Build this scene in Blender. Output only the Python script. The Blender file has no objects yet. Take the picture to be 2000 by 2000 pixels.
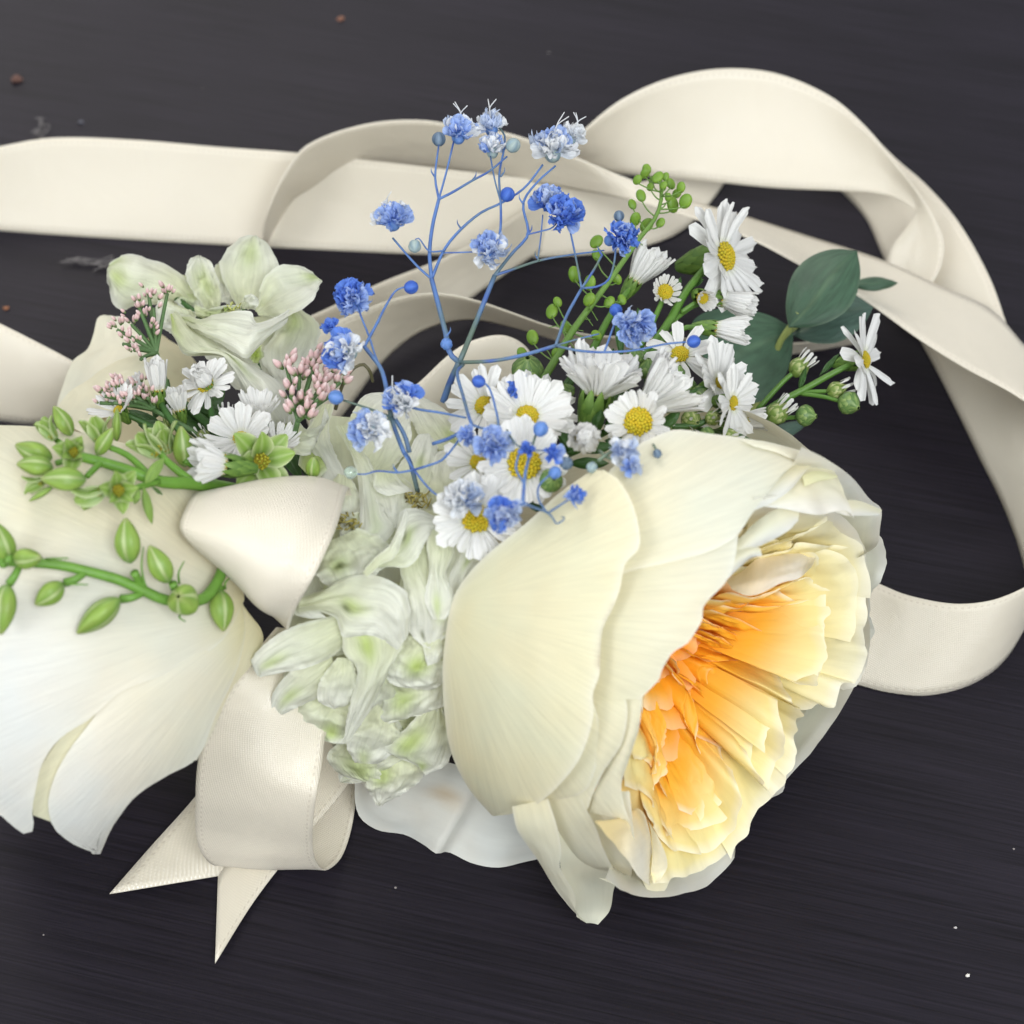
import bpy, bmesh, math, random
import numpy as np
from mathutils import Vector, Matrix, noise

random.seed(7)
SC = bpy.context.scene
COL = SC.collection
S = 0.01                                   # everything below is worked out in centimetres

# ------------------------------------------------------------------ camera
ELEV = math.radians(52.0); DIST = 46.0; HALF = 10.0 / 46.0
TARGET = np.array([0.0, 0.0, 2.5])
TOCAM = np.array([0.0, -math.cos(ELEV), math.sin(ELEV)])
UPI = np.array([0.0, math.sin(ELEV), math.cos(ELEV)])
RGT = np.array([1.0, 0.0, 0.0])
EYE = TARGET + TOCAM * DIST
cam = bpy.data.cameras.new('camera'); camo = bpy.data.objects.new('camera', cam); COL.objects.link(camo)
camo.location = Vector(EYE * S)
camo.rotation_euler = (math.pi / 2 - ELEV, 0, 0)
cam.sensor_width = 36; cam.sensor_fit = 'HORIZONTAL'
cam.angle = 2 * math.atan(HALF)
cam.clip_start = 0.01; cam.clip_end = 50
cam.dof.use_dof = True; cam.dof.focus_distance = 0.435; cam.dof.aperture_fstop = 20
SC.camera = camo

# ------------------------------------------------------------------ light
world = bpy.data.worlds.new('World'); SC.world = world; world.use_nodes = True
bgn = world.node_tree.nodes['Background']
bgn.inputs[0].default_value = (0.93, 0.96, 1.0, 1); bgn.inputs[1].default_value = 0.58

def area(name, loc, aim, size, power, col):
    l = bpy.data.lights.new(name, 'AREA'); l.shape = 'DISK'; l.size = size; l.energy = power; l.color = col
    o = bpy.data.objects.new(name, l); COL.objects.link(o); o.location = loc
    o.rotation_euler = (Vector(aim) - Vector(loc)).to_track_quat('-Z', 'Y').to_euler()
    return o
area('window_light', (0.34, -0.88, 1.12), (0, 0, 0.03), 0.7, 13.0, (0.93, 0.965, 1.0))
area('side_fill_light', (-0.95, -0.7, 0.95), (0, 0, 0.03), 0.6, 6.0, (0.97, 0.98, 1.0))  # added fill lamp from the left front, not an actual window
area('back_fill_light', (-0.42, 1.08, 0.98), (0, 0, 0.03), 0.75, 5.5, (1.0, 0.94, 0.88))  # added lamp behind the table, placed for a glow on its far end

SC.view_settings.view_transform = 'Standard'; SC.view_settings.look = 'None'
SC.view_settings.exposure = 0.33; SC.view_settings.gamma = 1.0
SC.cycles.max_bounces = 7; SC.cycles.diffuse_bounces = 4; SC.cycles.transmission_bounces = 5; SC.cycles.glossy_bounces = 2
SC.cycles.transparent_max_bounces = 8; SC.cycles.use_adaptive_sampling = True; SC.cycles.adaptive_threshold = 0.03

# ------------------------------------------------------------------ helpers: points
def ray(px, py):
    d = -TOCAM + RGT * ((px - 1000) / 1000 * HALF) + UPI * ((1000 - py) / 1000 * HALF)
    return d / np.linalg.norm(d)

def P(px, py, z=0.0):
    d = ray(px, py)
    return EYE + d * ((z - EYE[2]) / d[2])

def D(a, b, c):
    v = RGT * a + UPI * b + TOCAM * c
    return v / np.linalg.norm(v)

class Ellip:
    def __init__(s, c, axis, a, b):
        s.c, s.n, s.a, s.b = c, axis / np.linalg.norm(axis), a, b
    def loc(s, v):
        t = np.dot(v, s.n)
        return (v - s.n * t) / s.b + s.n * (t / s.a)
    def hit(s, px, py, lift=0.0):
        d = ray(px, py); o = s.loc(EYE - s.c); q = s.loc(d)
        a = q @ q; b = o @ q; k = o @ o - 1
        disc = b * b - a * k
        t = (-b - math.sqrt(disc)) / a if disc > 0 else -b / a
        return EYE + d * (t - lift)

class Plane:
    def __init__(s, c, n): s.c, s.n = c, n / np.linalg.norm(n)
    def hit(s, px, py, off=0.0):
        d = ray(px, py)
        p = EYE + d * (((s.c + s.n * off - EYE) @ s.n) / (d @ s.n))
        return p if p[2] > 0.05 else P(px, py, 0.05)

class Lift:
    def __init__(s, body, off): s.b, s.o = body, off

def pt(p, body=None, z=None):
    zz = p[2] if len(p) > 2 else z
    if isinstance(zz, Lift): return zz.b.hit(p[0], p[1], zz.o)
    if body is not None: return body.hit(p[0], p[1], zz or 0.0)
    return P(p[0], p[1], zz or 0.0)

def T(ox, oy, f, pts):
    return [(ox + p[0] * f, oy + p[1] * f) + tuple(p[2:]) for p in pts]

def resample(pts, n):
    pts = np.array(pts, float)
    if len(pts) == 1: return np.repeat(pts, n, 0)
    seg = np.linalg.norm(np.diff(pts, axis=0), axis=1); t = np.concatenate([[0], np.cumsum(seg)])
    if t[-1] < 1e-9: return np.repeat(pts[:1], n, 0)
    t /= t[-1]
    # catmull-rom (finite difference tangents on the chord parameter)
    m = np.zeros_like(pts)
    for i in range(len(pts)):
        if i == 0: m[i] = (pts[1] - pts[0]) / max(t[1] - t[0], 1e-6)
        elif i == len(pts) - 1: m[i] = (pts[-1] - pts[-2]) / max(t[-1] - t[-2], 1e-6)
        else: m[i] = (pts[i + 1] - pts[i - 1]) / max(t[i + 1] - t[i - 1], 1e-6)
    out = []
    for x in np.linspace(0, 1, n):
        i = min(max(np.searchsorted(t, x) - 1, 0), len(pts) - 2)
        h = max(t[i + 1] - t[i], 1e-9); s = (x - t[i]) / h
        out.append((2*s**3 - 3*s*s + 1) * pts[i] + (s**3 - 2*s*s + s) * h * m[i] + (-2*s**3 + 3*s*s) * pts[i+1] + (s**3 - s*s) * h * m[i+1])
    return np.array(out)

def nz(a, b, c=0.0): return noise.noise(Vector((a, b, c)))

# ------------------------------------------------------------------ helpers: objects
def root(name, loc, label, cat, group=None):
    o = bpy.data.objects.new(name, None); COL.objects.link(o)
    o.location = Vector(np.asarray(loc) * S); o.empty_display_size = 0.005
    o['label'] = label; o['category'] = cat
    if group: o['group'] = group
    return o

def mesh_from(name, verts, faces, mats, cols=None, uvs=None, smooth=True):
    me = bpy.data.meshes.new(name)
    me.from_pydata([tuple(np.asarray(v) * S) for v in verts], [], faces)
    if cols is not None:
        at = me.color_attributes.new('Col', 'FLOAT_COLOR', 'POINT')
        buf = np.ones((len(verts), 4), np.float32); buf[:, :3] = np.asarray(cols, np.float32)[:, :3]
        at.data.foreach_set('color', buf.ravel())
    if uvs is not None:
        ul = me.uv_layers.new(name='UVMap')
        li = np.zeros(len(me.loops), np.int32); me.loops.foreach_get('vertex_index', li)
        ul.data.foreach_set('uv', np.asarray(uvs, np.float32)[li].ravel())
    for m in (mats if isinstance(mats, (list, tuple)) else [mats]): me.materials.append(m)
    if smooth: me.polygons.foreach_set('use_smooth', np.ones(len(me.polygons), bool))
    me.update()
    return me

WM = {}
def link(name, me, parent=None, M=None, kind=None):
    o = bpy.data.objects.new(name, me); COL.objects.link(o)
    if parent is not None:
        o.parent = parent
        o.matrix_parent_inverse = Matrix.Translation(-parent.location) if parent.type == 'EMPTY' else WM[parent.name].inverted()
    if M is not None: o.matrix_basis = M
    WM[o.name] = M.copy() if M is not None else Matrix.Identity(4)
    if kind: o['kind'] = kind
    return o

def frame_matrix(pos, xa, ya, za, sx, sy, sz):
    p = np.asarray(pos) * S
    return Matrix(((xa[0]*sx, ya[0]*sy, za[0]*sz, p[0]), (xa[1]*sx, ya[1]*sy, za[1]*sz, p[1]),
                   (xa[2]*sx, ya[2]*sy, za[2]*sz, p[2]), (0, 0, 0, 1)))

def ortho(n, hint=None):
    n = np.asarray(n, float); n = n / np.linalg.norm(n)
    h = np.array([0, 0, 1.0]) if hint is None else np.asarray(hint, float)
    if abs(h @ n) > 0.95: h = np.array([1.0, 0.2, 0])
    x = h - n * (h @ n); x /= np.linalg.norm(x)
    return x, np.cross(n, x), n

def mixc(a, b, t):
    t = min(max(t, 0.0), 1.0)
    return tuple(a[i] + (b[i] - a[i]) * t for i in range(3))
def sstep(a, b, x):
    t = min(max((x - a) / (b - a), 0), 1); return t * t * (3 - 2 * t)

# ------------------------------------------------------------------ materials
def newmat(name):
    m = bpy.data.materials.new(name); m.use_nodes = True
    nt = m.node_tree; nt.nodes.clear()
    return m, nt, (lambda t, **k: mk(nt, t, **k))
def mk(nt, t, **k):
    n = nt.nodes.new(t)
    for a, b in k.items():
        if hasattr(n, a): setattr(n, a, b)
    return n

def petal_mat(name, trans=0.35, rough=0.5, tint=(1, 1, 1), vein=0.06, vscale=(30, 2.2), bump=0.25, grain=260, sheen=0.0, spec=0.3, uvveins=True, gain=1.0, mottle=0.5, distort=0.4):
    m, nt, N = newmat(name); L = nt.links.new
    out = N('ShaderNodeOutputMaterial'); col = N('ShaderNodeVertexColor'); col.layer_name = 'Col'
    tc = N('ShaderNodeTexCoord'); mp = N('ShaderNodeMapping'); mp.inputs['Scale'].default_value = (vscale[0], vscale[1], 1)
    L(tc.outputs['UV' if uvveins else 'Object'], mp.inputs[0])
    n1 = N('ShaderNodeTexNoise'); n1.inputs['Scale'].default_value = 1.0; n1.inputs['Detail'].default_value = 4; n1.inputs['Distortion'].default_value = distort
    L(mp.outputs[0], n1.inputs['Vector'])
    n2 = N('ShaderNodeTexNoise'); n2.inputs['Scale'].default_value = grain * 4; n2.inputs['Detail'].default_value = 2
    L(tc.outputs['Object'], n2.inputs['Vector'])
    r = N('ShaderNodeMapRange'); r.inputs[1].default_value = 0.3; r.inputs[2].default_value = 0.7
    r.inputs[3].default_value = 1 - vein * 1.6; r.inputs[4].default_value = 1 + vein * 0.5
    L(n1.outputs[0], r.inputs[0])
    mu = N('ShaderNodeMix', data_type='RGBA', blend_type='MULTIPLY'); mu.inputs[0].default_value = 1
    L(col.outputs[0], mu.inputs[6]); L(r.outputs[0], mu.inputs[7])
    n4 = N('ShaderNodeTexNoise'); n4.inputs['Scale'].default_value = 55; n4.inputs['Detail'].default_value = 3; L(tc.outputs['Object'], n4.inputs['Vector'])
    mo = N('ShaderNodeMix', data_type='RGBA'); mo.inputs[6].default_value = (1.02, 0.99, 0.93, 1); mo.inputs[7].default_value = (0.975, 1.0, 1.0, 1)
    r4 = N('ShaderNodeMapRange'); r4.inputs[1].default_value = .35; r4.inputs[2].default_value = .65; L(n4.outputs[0], r4.inputs[0]); L(r4.outputs[0], mo.inputs[0])
    mq = N('ShaderNodeMix', data_type='RGBA', blend_type='MULTIPLY'); mq.inputs[0].default_value = mottle; L(mu.outputs[2], mq.inputs[6]); L(mo.outputs[2], mq.inputs[7]); mu = mq
    mt = N('ShaderNodeMix', data_type='RGBA', blend_type='MULTIPLY'); mt.inputs[0].default_value = 1
    mt.inputs[7].default_value = (tint[0] * gain, tint[1] * gain, tint[2] * gain, 1); L(mu.outputs[2], mt.inputs[6])
    b = N('ShaderNodeBump'); b.inputs['Strength'].default_value = bump; b.inputs['Distance'].default_value = 0.0006
    ad = N('ShaderNodeMath', operation='MULTIPLY_ADD'); ad.inputs[1].default_value = 0.35; L(n2.outputs[0], ad.inputs[0]); L(n1.outputs[0], ad.inputs[2])
    L(ad.outputs[0], b.inputs['Height'])
    p = N('ShaderNodeBsdfPrincipled'); p.inputs['Roughness'].default_value = rough; p.inputs['Specular IOR Level'].default_value = spec
    if sheen: p.inputs['Sheen Weight'].default_value = sheen
    L(mt.outputs[2], p.inputs['Base Color']); L(b.outputs[0], p.inputs['Normal'])
    t = N('ShaderNodeBsdfTranslucent'); L(mt.outputs[2], t.inputs[0]); L(b.outputs[0], t.inputs[1])
    ms = N('ShaderNodeMixShader'); ms.inputs[0].default_value = trans
    L(p.outputs[0], ms.inputs[1]); L(t.outputs[0], ms.inputs[2]); L(ms.outputs[0], out.inputs[0])
    return m

M_rose = petal_mat('rose petal', 0.26, 0.5, vein=0.045, vscale=(70, 5.0), bump=0.2, mottle=1.0, gain=0.86, distort=0.9)
M_rosep = petal_mat('rose petal plain', 0.26, 0.5, vein=0.02, vscale=(10, 1.4), bump=0.08, mottle=1.0, gain=0.86)
M_inner = petal_mat('rose inner petal', 0.22, 0.5, vein=0.03, vscale=(1.6, 14), bump=0.12, mottle=0.2, gain=1.0)
M_delph = petal_mat('delphinium petal', 0.36, 0.6, vein=0.08, vscale=(14, 2.2), bump=0.45, spec=0.2, mottle=0.3, gain=0.9)
M_aster = petal_mat('aster petal', 0.28, 0.5, vein=0.05, vscale=(7, 0.8), bump=0.3, spec=0.35, gain=0.90)
M_gyp = petal_mat('gypsophila petal', 0.35, 0.5, vein=0.12, vscale=(9, 2), bump=0.3)
M_green = petal_mat('sprig green', 0.15, 0.42, vein=0.10, vscale=(8, 1.5), bump=0.2, spec=0.4)
M_euc = petal_mat('eucalyptus leaf', 0.08, 0.5, vein=0.18, vscale=(14, 5), bump=0.3, spec=0.35)
M_pink = petal_mat('statice floret', 0.3, 0.5, vein=0.05, bump=0.2)
M_disc = petal_mat('aster disc', 0.1, 0.55, vein=0.1, bump=0.3, uvveins=False, vscale=(900, 900))
M_stem = petal_mat('stem', 0.05, 0.45, vein=0.08, bump=0.25, uvveins=False, vscale=(500, 500), spec=0.4)

def ribbon_mat():
    m, nt, N = newmat('satin ribbon'); L = nt.links.new
    out = N('ShaderNodeOutputMaterial'); uv = N('ShaderNodeUVMap'); uv.uv_map = 'UVMap'   # uv in cm
    sep = N('ShaderNodeSeparateXYZ'); L(uv.outputs[0], sep.inputs[0])
    # fine satin weave: rows across the ribbon, offset from one another
    ma = N('ShaderNodeMapping'); ma.inputs['Rotation'].default_value[2] = math.radians(18); L(uv.outputs[0], ma.inputs[0])
    w1 = N('ShaderNodeTexWave', wave_type='BANDS', bands_direction='Y', wave_profile='SIN'); w1.inputs['Scale'].default_value = 8.5; w1.inputs['Distortion'].default_value = 0.5; w1.inputs['Detail Scale'].default_value = 3
    L(uv.outputs[0], w1.inputs[0])
    w2 = N('ShaderNodeTexWave', wave_type='BANDS', bands_direction='X', wave_profile='SIN'); w2.inputs['Scale'].default_value = 7.0; w2.inputs['Distortion'].default_value = 0.8
    L(ma.outputs[0], w2.inputs[0])
    mul = N('ShaderNodeMath', operation='MULTIPLY'); L(w1.outputs['Fac'], mul.inputs[0]); L(w2.outputs['Fac'], mul.inputs[1])
    # selvedge: u runs 0..2.3 cm; a stitched line close to either edge
    sub = N('ShaderNodeMath', operation='SUBTRACT'); sub.inputs[1].default_value = 1.15; L(sep.outputs[0], sub.inputs[0])
    ab = N('ShaderNodeMath', operation='ABSOLUTE'); L(sub.outputs[0], ab.inputs[0])
    ed = N('ShaderNodeMapRange'); ed.inputs[1].default_value = 1.03; ed.inputs[2].default_value = 1.06; L(ab.outputs[0], ed.inputs[0])
    st = N('ShaderNodeMath', operation='COMPARE'); st.inputs[1].default_value = 1.035; st.inputs[2].default_value = 0.018; L(ab.outputs[0], st.inputs[0])
    sn = N('ShaderNodeMath', operation='SINE'); mm = N('ShaderNodeMath', operation='MULTIPLY'); mm.inputs[1].default_value = 48; L(sep.outputs[1], mm.inputs[0]); L(mm.outputs[0], sn.inputs[0])
    gt = N('ShaderNodeMath', operation='GREATER_THAN'); gt.inputs[1].default_value = 0.2; L(sn.outputs[0], gt.inputs[0])
    dot = N('ShaderNodeMath', operation='MULTIPLY'); L(st.outputs[0], dot.inputs[0]); L(gt.outputs[0], dot.inputs[1])
    h = N('ShaderNodeMath', operation='MULTIPLY_ADD'); h.inputs[1].default_value = 0.9; L(ed.outputs[0], h.inputs[0]); L(mul.outputs[0], h.inputs[2])
    h2 = N('ShaderNodeMath', operation='MULTIPLY_ADD'); h2.inputs[1].default_value = -0.5; L(dot.outputs[0], h2.inputs[0]); L(h.outputs[0], h2.inputs[2])
    cn = N('ShaderNodeTexNoise'); cn.inputs['Scale'].default_value = 0.55; cn.inputs['Detail'].default_value = 3; cn.inputs['Distortion'].default_value = 0.6; L(uv.outputs[0], cn.inputs['Vector'])
    b0 = N('ShaderNodeBump'); b0.inputs['Strength'].default_value = 0.16; b0.inputs['Distance'].default_value = 0.004; L(cn.outputs[0], b0.inputs['Height'])
    b = N('ShaderNodeBump'); b.inputs['Strength'].default_value = 0.4; b.inputs['Distance'].default_value = 0.00035; L(h2.outputs[0], b.inputs['Height']); L(b0.outputs[0], b.inputs['Normal'])
    cr = N('ShaderNodeMix', data_type='RGBA'); cr.inputs[6].default_value = (0.86, 0.795, 0.65, 1); cr.inputs[7].default_value = (0.73, 0.66, 0.53, 1)
    L(dot.outputs[0], cr.inputs[0])
    cr2 = N('ShaderNodeMix', data_type='RGBA', blend_type='MULTIPLY'); cr2.inputs[0].default_value = 1
    rr = N('ShaderNodeMapRange'); rr.inputs[3].default_value = 0.90; rr.inputs[4].default_value = 1.04; L(mul.outputs[0], rr.inputs[0])
    L(cr.outputs[2], cr2.inputs[6]); L(rr.outputs[0], cr2.inputs[7])
    p = N('ShaderNodeBsdfPrincipled'); p.inputs['Roughness'].default_value = 0.27; p.inputs['Specular IOR Level'].default_value = 1.0
    p.inputs['Anisotropic'].default_value = 0.6; p.inputs['Sheen Weight'].default_value = 0.15
    L(cr2.outputs[2], p.inputs['Base Color']); L(b.outputs[0], p.inputs['Normal'])
    t = N('ShaderNodeBsdfTranslucent'); t.inputs[0].default_value = (0.90, 0.80, 0.62, 1)
    ms = N('ShaderNodeMixShader'); ms.inputs[0].default_value = 0.16
    L(p.outputs[0], ms.inputs[1]); L(t.outputs[0], ms.inputs[2]); L(ms.outputs[0], out.inputs[0])
    return m
M_rib = ribbon_mat()

def table_mat():
    m, nt, N = newmat('dark stained wood'); L = nt.links.new
    out = N('ShaderNodeOutputMaterial'); tc = N('ShaderNodeTexCoord')
    rt_ = N('ShaderNodeMapping'); rt_.inputs['Rotation'].default_value[2] = math.radians(14); L(tc.outputs['Object'], rt_.inputs[0])
    mp = N('ShaderNodeMapping'); mp.inputs['Scale'].default_value = (30, 1700, 1)
    L(rt_.outputs[0], mp.inputs[0])
    n1 = N('ShaderNodeTexNoise'); n1.inputs['Scale'].default_value = 1.0; n1.inputs['Detail'].default_value = 5; n1.inputs['Roughness'].default_value = 0.65; L(mp.outputs[0], n1.inputs['Vector'])
    mp2 = N('ShaderNodeMapping'); mp2.inputs['Scale'].default_value = (4, 90, 1); L(rt_.outputs[0], mp2.inputs[0])
    n2 = N('ShaderNodeTexNoise'); n2.inputs['Scale'].default_value = 1.0; n2.inputs['Detail'].default_value = 3; L(mp2.outputs[0], n2.inputs['Vector'])
    n3 = N('ShaderNodeTexNoise'); n3.inputs['Scale'].default_value = 7; n3.inputs['Detail'].default_value = 3; L(tc.outputs['Object'], n3.inputs['Vector'])
    ad = N('ShaderNodeMath', operation='MULTIPLY_ADD'); ad.inputs[1].default_value = 0.3; L(n2.outputs[0], ad.inputs[0]); L(n1.outputs[0], ad.inputs[2])
    rp = N('ShaderNodeValToRGB'); rp.color_ramp.elements[0].position = 0.42; rp.color_ramp.elements[0].color = (0.004, 0.0033, 0.005, 1)
    rp.color_ramp.elements[1].position = 0.88; rp.color_ramp.elements[1].color = (0.018, 0.0148, 0.0225, 1)
    L(ad.outputs[0], rp.inputs[0])
    # fine dust specks
    vo = N('ShaderNodeTexVoronoi'); vo.inputs['Scale'].default_value = 95; L(tc.outputs['Object'], vo.inputs['Vector'])
    lt = N('ShaderNodeMath', operation='LESS_THAN'); lt.inputs[1].default_value = 0.022; L(vo.outputs['Distance'], lt.inputs[0])
    sc = N('ShaderNodeSeparateColor'); L(vo.outputs['Color'], sc.inputs[0])
    g = N('ShaderNodeMath', operation='GREATER_THAN'); g.inputs[1].default_value = 0.72; L(sc.outputs[0], g.inputs[0])
    sp = N('ShaderNodeMath', operation='MULTIPLY'); L(lt.outputs[0], sp.inputs[0]); L(g.outputs[0], sp.inputs[1])
    cm = N('ShaderNodeMix', data_type='RGBA'); cm.inputs[7].default_value = (0.24, 0.22, 0.21, 1); L(sp.outputs[0], cm.inputs[0]); L(rp.outputs[0], cm.inputs[6])
    p = N('ShaderNodeBsdfPrincipled'); L(cm.outputs[2], p.inputs['Base Color'])
    r = N('ShaderNodeMapRange'); r.inputs[3].default_value = 0.42; r.inputs[4].default_value = 0.58; L(n3.outputs[0], r.inputs[0]); L(r.outputs[0], p.inputs['Roughness'])
    p.inputs['Specular IOR Level'].default_value = 0.19
    b = N('ShaderNodeBump'); b.inputs['Strength'].default_value = 0.4; b.inputs['Distance'].default_value = 0.0002; L(n1.outputs[0], b.inputs['Height']); L(b.outputs[0], p.inputs['Normal'])
    L(p.outputs[0], out.inputs[0])
    return m
def plain(name, col, rough=0.5, trans=0.0):
    m, nt, N = newmat(name); out = N('ShaderNodeOutputMaterial'); p = N('ShaderNodeBsdfPrincipled')
    nn = N('ShaderNodeTexNoise'); nn.inputs['Scale'].default_value = 900
    mx = N('ShaderNodeMix', data_type='RGBA'); mx.inputs[6].default_value = (*[c * 0.8 for c in col], 1); mx.inputs[7].default_value = (*[min(c * 1.15, 1) for c in col], 1)
    nt.links.new(nn.outputs[0], mx.inputs[0]); nt.links.new(mx.outputs[2], p.inputs['Base Color'])
    p.inputs['Roughness'].default_value = rough
    if trans: p.inputs['Transmission Weight'].default_value = trans; p.inputs['IOR'].default_value = 1.36
    nt.links.new(p.outputs[0], out.inputs[0])
    return m

# ------------------------------------------------------------------ sheets: ribbons and petals between two edge curves
def sheet(name, A, B, parent, mat, col, nu=10, nv=26, body=None, z=None, bulge=0.0, bdir=None, crumple=0.0, cfreq=2.2,
          ruffle=0.0, rfreq=9, curl=0.0, seed=None, ribbon=False, vprof=True, raw=False, fan=None, thick=0.0, extra=None, tipjag=0.0, lip=0.0):
    seed = random.random() * 90 if seed is None else seed
    follow = isinstance(body, Ellip) and not raw
    if follow:
        qa = resample([(p[0], p[1], p[2] * 100 if len(p) > 2 else 0) for p in A], nv + 1); qb = resample([(p[0], p[1], p[2] * 100 if len(p) > 2 else 0) for p in B], nv + 1)
        a = np.array([body.hit(q[0], q[1], q[2] / 100) for q in qa]); b = np.array([body.hit(q[0], q[1], q[2] / 100) for q in qb])
    else:
        pa = A if raw else [pt(p, body, z) for p in A]
        pb = B if raw else [pt(p, body, z) for p in B]
        a = resample(pa, nv + 1); b = resample(pb, nv + 1)
    bd = TOCAM if bdir is None else bdir
    V, C, UV = [], [], []
    vl = np.concatenate([[0], np.cumsum(np.linalg.norm(np.diff((a + b) / 2, axis=0), axis=1))])
    for j in range(nv + 1):
        v = j / nv
        pr = (math.sin(math.pi * min(max(v, 0.03), 0.97)) ** 0.6) if vprof else 1.0
        for i in range(nu + 1):
            u = i / nu
            if follow:
                q = qa[j] + (qb[j] - qa[j]) * u
                if tipjag: q = q + np.array([.4, 1, 0]) * tipjag * sstep(.86, 1, v) * (nz(u * 8 + seed, 1, seed) + .6 * nz(u * 23 + seed, 4, seed))
                p = body.hit(q[0], q[1], q[2] / 100 + (extra(q[0], q[1]) if extra else 0))
            else:
                p = a[j] + (b[j] - a[j]) * u
            p = p + bd * (bulge * 4 * u * (1 - u) * pr)
            if crumple:
                k = crumple * (0.35 + 0.65 * min(1, pr))
                p = p + bd * (k * nz(u * cfreq + seed, v * cfreq * 1.5, seed)) + bd * (k * 0.45 * nz(u * cfreq * 2.7 + seed, v * cfreq * 3.6, 3 + seed)) + bd * (k * 0.16 * nz(u * cfreq * 6 + seed, v * cfreq * 7, 5 + seed)) + UPI * (0.25 * k * nz(u * cfreq * 2, v * cfreq * 2.4 + seed, 9 + seed))
            if ruffle:
                e = abs(2 * u - 1) ** 3
                p = p + bd * (ruffle * e * nz(v * rfreq + seed, u * 1.5, seed * .7)) + RGT * (0.3 * ruffle * e * nz(v * rfreq * 1.9, seed, u))
            if lip:
                p = p + bd * (lip * sstep(.16, 0, u) * (.6 + .8 * nz(v * 5 + seed, 2, seed)))
            if curl:
                p = p - bd * (curl * (abs(2 * u - 1) ** 4))
            V.append(p)
            if fan is not None and follow: UV.append((math.atan2(q[1] - fan[1], q[0] - fan[0]) * .9, math.hypot(q[1] - fan[1], q[0] - fan[0]) / 700))
            else: UV.append((u * 2.3, vl[j]) if ribbon else (u, v))
            C.append(col(u, v, p) if callable(col) else col)
    F = [(j*(nu+1)+i, j*(nu+1)+i+1, (j+1)*(nu+1)+i+1, (j+1)*(nu+1)+i) for j in range(nv) for i in range(nu)]
    o = link(name, mesh_from(name, V, F, mat, C, UV), parent)
    if thick:
        md = o.modifiers.new('thickness', 'SOLIDIFY'); md.thickness = thick * S; md.offset = 0
    return o

def tube_geo(pts, r0, r1, seg=6, n=None):
    pts = resample(pts, n or max(4, 3 * len(pts)))
    V, F = [], []
    x = None
    for k, p in enumerate(pts):
        t = pts[min(k + 1, len(pts) - 1)] - pts[max(k - 1, 0)]
        t = t / (np.linalg.norm(t) + 1e-12)
        x, y, _ = ortho(t, x)
        r = r0 + (r1 - r0) * k / (len(pts) - 1)
        for s in range(seg):
            a = 2 * math.pi * s / seg
            V.append(p + (x * math.cos(a) + y * math.sin(a)) * r)
        if k:
            for s in range(seg):
                F.append(((k-1)*seg + s, (k-1)*seg + (s+1) % seg, k*seg + (s+1) % seg, k*seg + s))
    F.append(tuple(range(seg))[::-1]); F.append(tuple((len(pts)-1)*seg + s for s in range(seg)))
    return V, F

def tubes(name, parent, mat, col, lines, seg=6, k_=1.0):
    """lines: (points px/z, r0, r1); joined into one continuous stem"""
    V, F = [], []
    for pts, r0, r1 in lines:
        v, f = tube_geo([pt(p) for p in pts], r0 * k_, r1 * k_, seg)
        k = len(V); V += v; F += [tuple(i + k for i in q) for q in f]
    cols = [col(p) if callable(col) else col for p in V]
    return link(name, mesh_from(name, V, F, mat, cols), parent)

def grid_mesh(name, fn, nu, nv, mat, closed=False):
    V, C, UV = [], [], []
    for j in range(nv + 1):
        for i in range(nu + (0 if closed else 1)):
            p, c = fn(i / nu, j / nv); V.append(p); C.append(c); UV.append((i / nu, j / nv))
    w = nu if closed else nu + 1
    F = [(j*w+i, j*w+(i+1) % w, (j+1)*w+(i+1) % w, (j+1)*w+i) for j in range(nv) for i in range(nu)]
    return mesh_from(name, V, F, mat, C, UV)

# ------------------------------------------------------------------ table
me = bpy.data.meshes.new('table_top'); bm = bmesh.new()
bmesh.ops.create_cube(bm, size=1.0)
bmesh.ops.scale(bm, vec=(1.6, 1.3, 0.03), verts=bm.verts); bmesh.ops.translate(bm, vec=(0, 0.12, -0.015), verts=bm.verts)
bmesh.ops.bevel(bm, geom=bm.edges[:], offset=0.003, segments=2, affect='EDGES')
bm.to_mesh(me); bm.free(); me.materials.append(table_mat())
tb = link('table_top', me); tb['kind'] = 'structure'

# ------------------------------------------------------------------ ribbons
RC = (1, 1, 1); RW = 2.3
def solve_edge(A, B, sign=-1, w=RW):
    """points of edge B (pixels only) so that the ribbon keeps its width; A has pixels and heights"""
    a3 = [pt(p) for p in A]; n = 48
    ra = resample(a3, n)
    rb = resample([np.array([p[0], p[1], 0.0]) for p in B], n)
    out = []
    for k in range(n):
        d = ray(rb[k][0], rb[k][1]); o = EYE - ra[k]
        b = o @ d; c = o @ o - w * w; disc = b * b - c
        t = -b + (math.sqrt(disc) * (-sign) if disc > 0 else 0)      # sign -1: farther from the eye (lower)
        p = EYE + d * t
        if p[2] < 0.03: p = P(rb[k][0], rb[k][1], 0.03)
        out.append(p)
    for _ in range(6):
        out = [out[0]] + [(out[k-1] + 2*out[k] + out[k+1]) / 4 for k in range(1, n-1)] + [out[-1]]
    return ra, out
def band(name, A, B, parent, sign=None, nu=10, nv=60, **k):
    if sign is not None:
        a, b = solve_edge(A, B, sign); return sheet(name, a, b, parent, M_rib, RC, nu, nv, raw=True, ribbon=True, thick=0.022, **k)
    return sheet(name, A, B, parent, M_rib, RC, nu, nv, ribbon=True, thick=0.022, **k)

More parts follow.
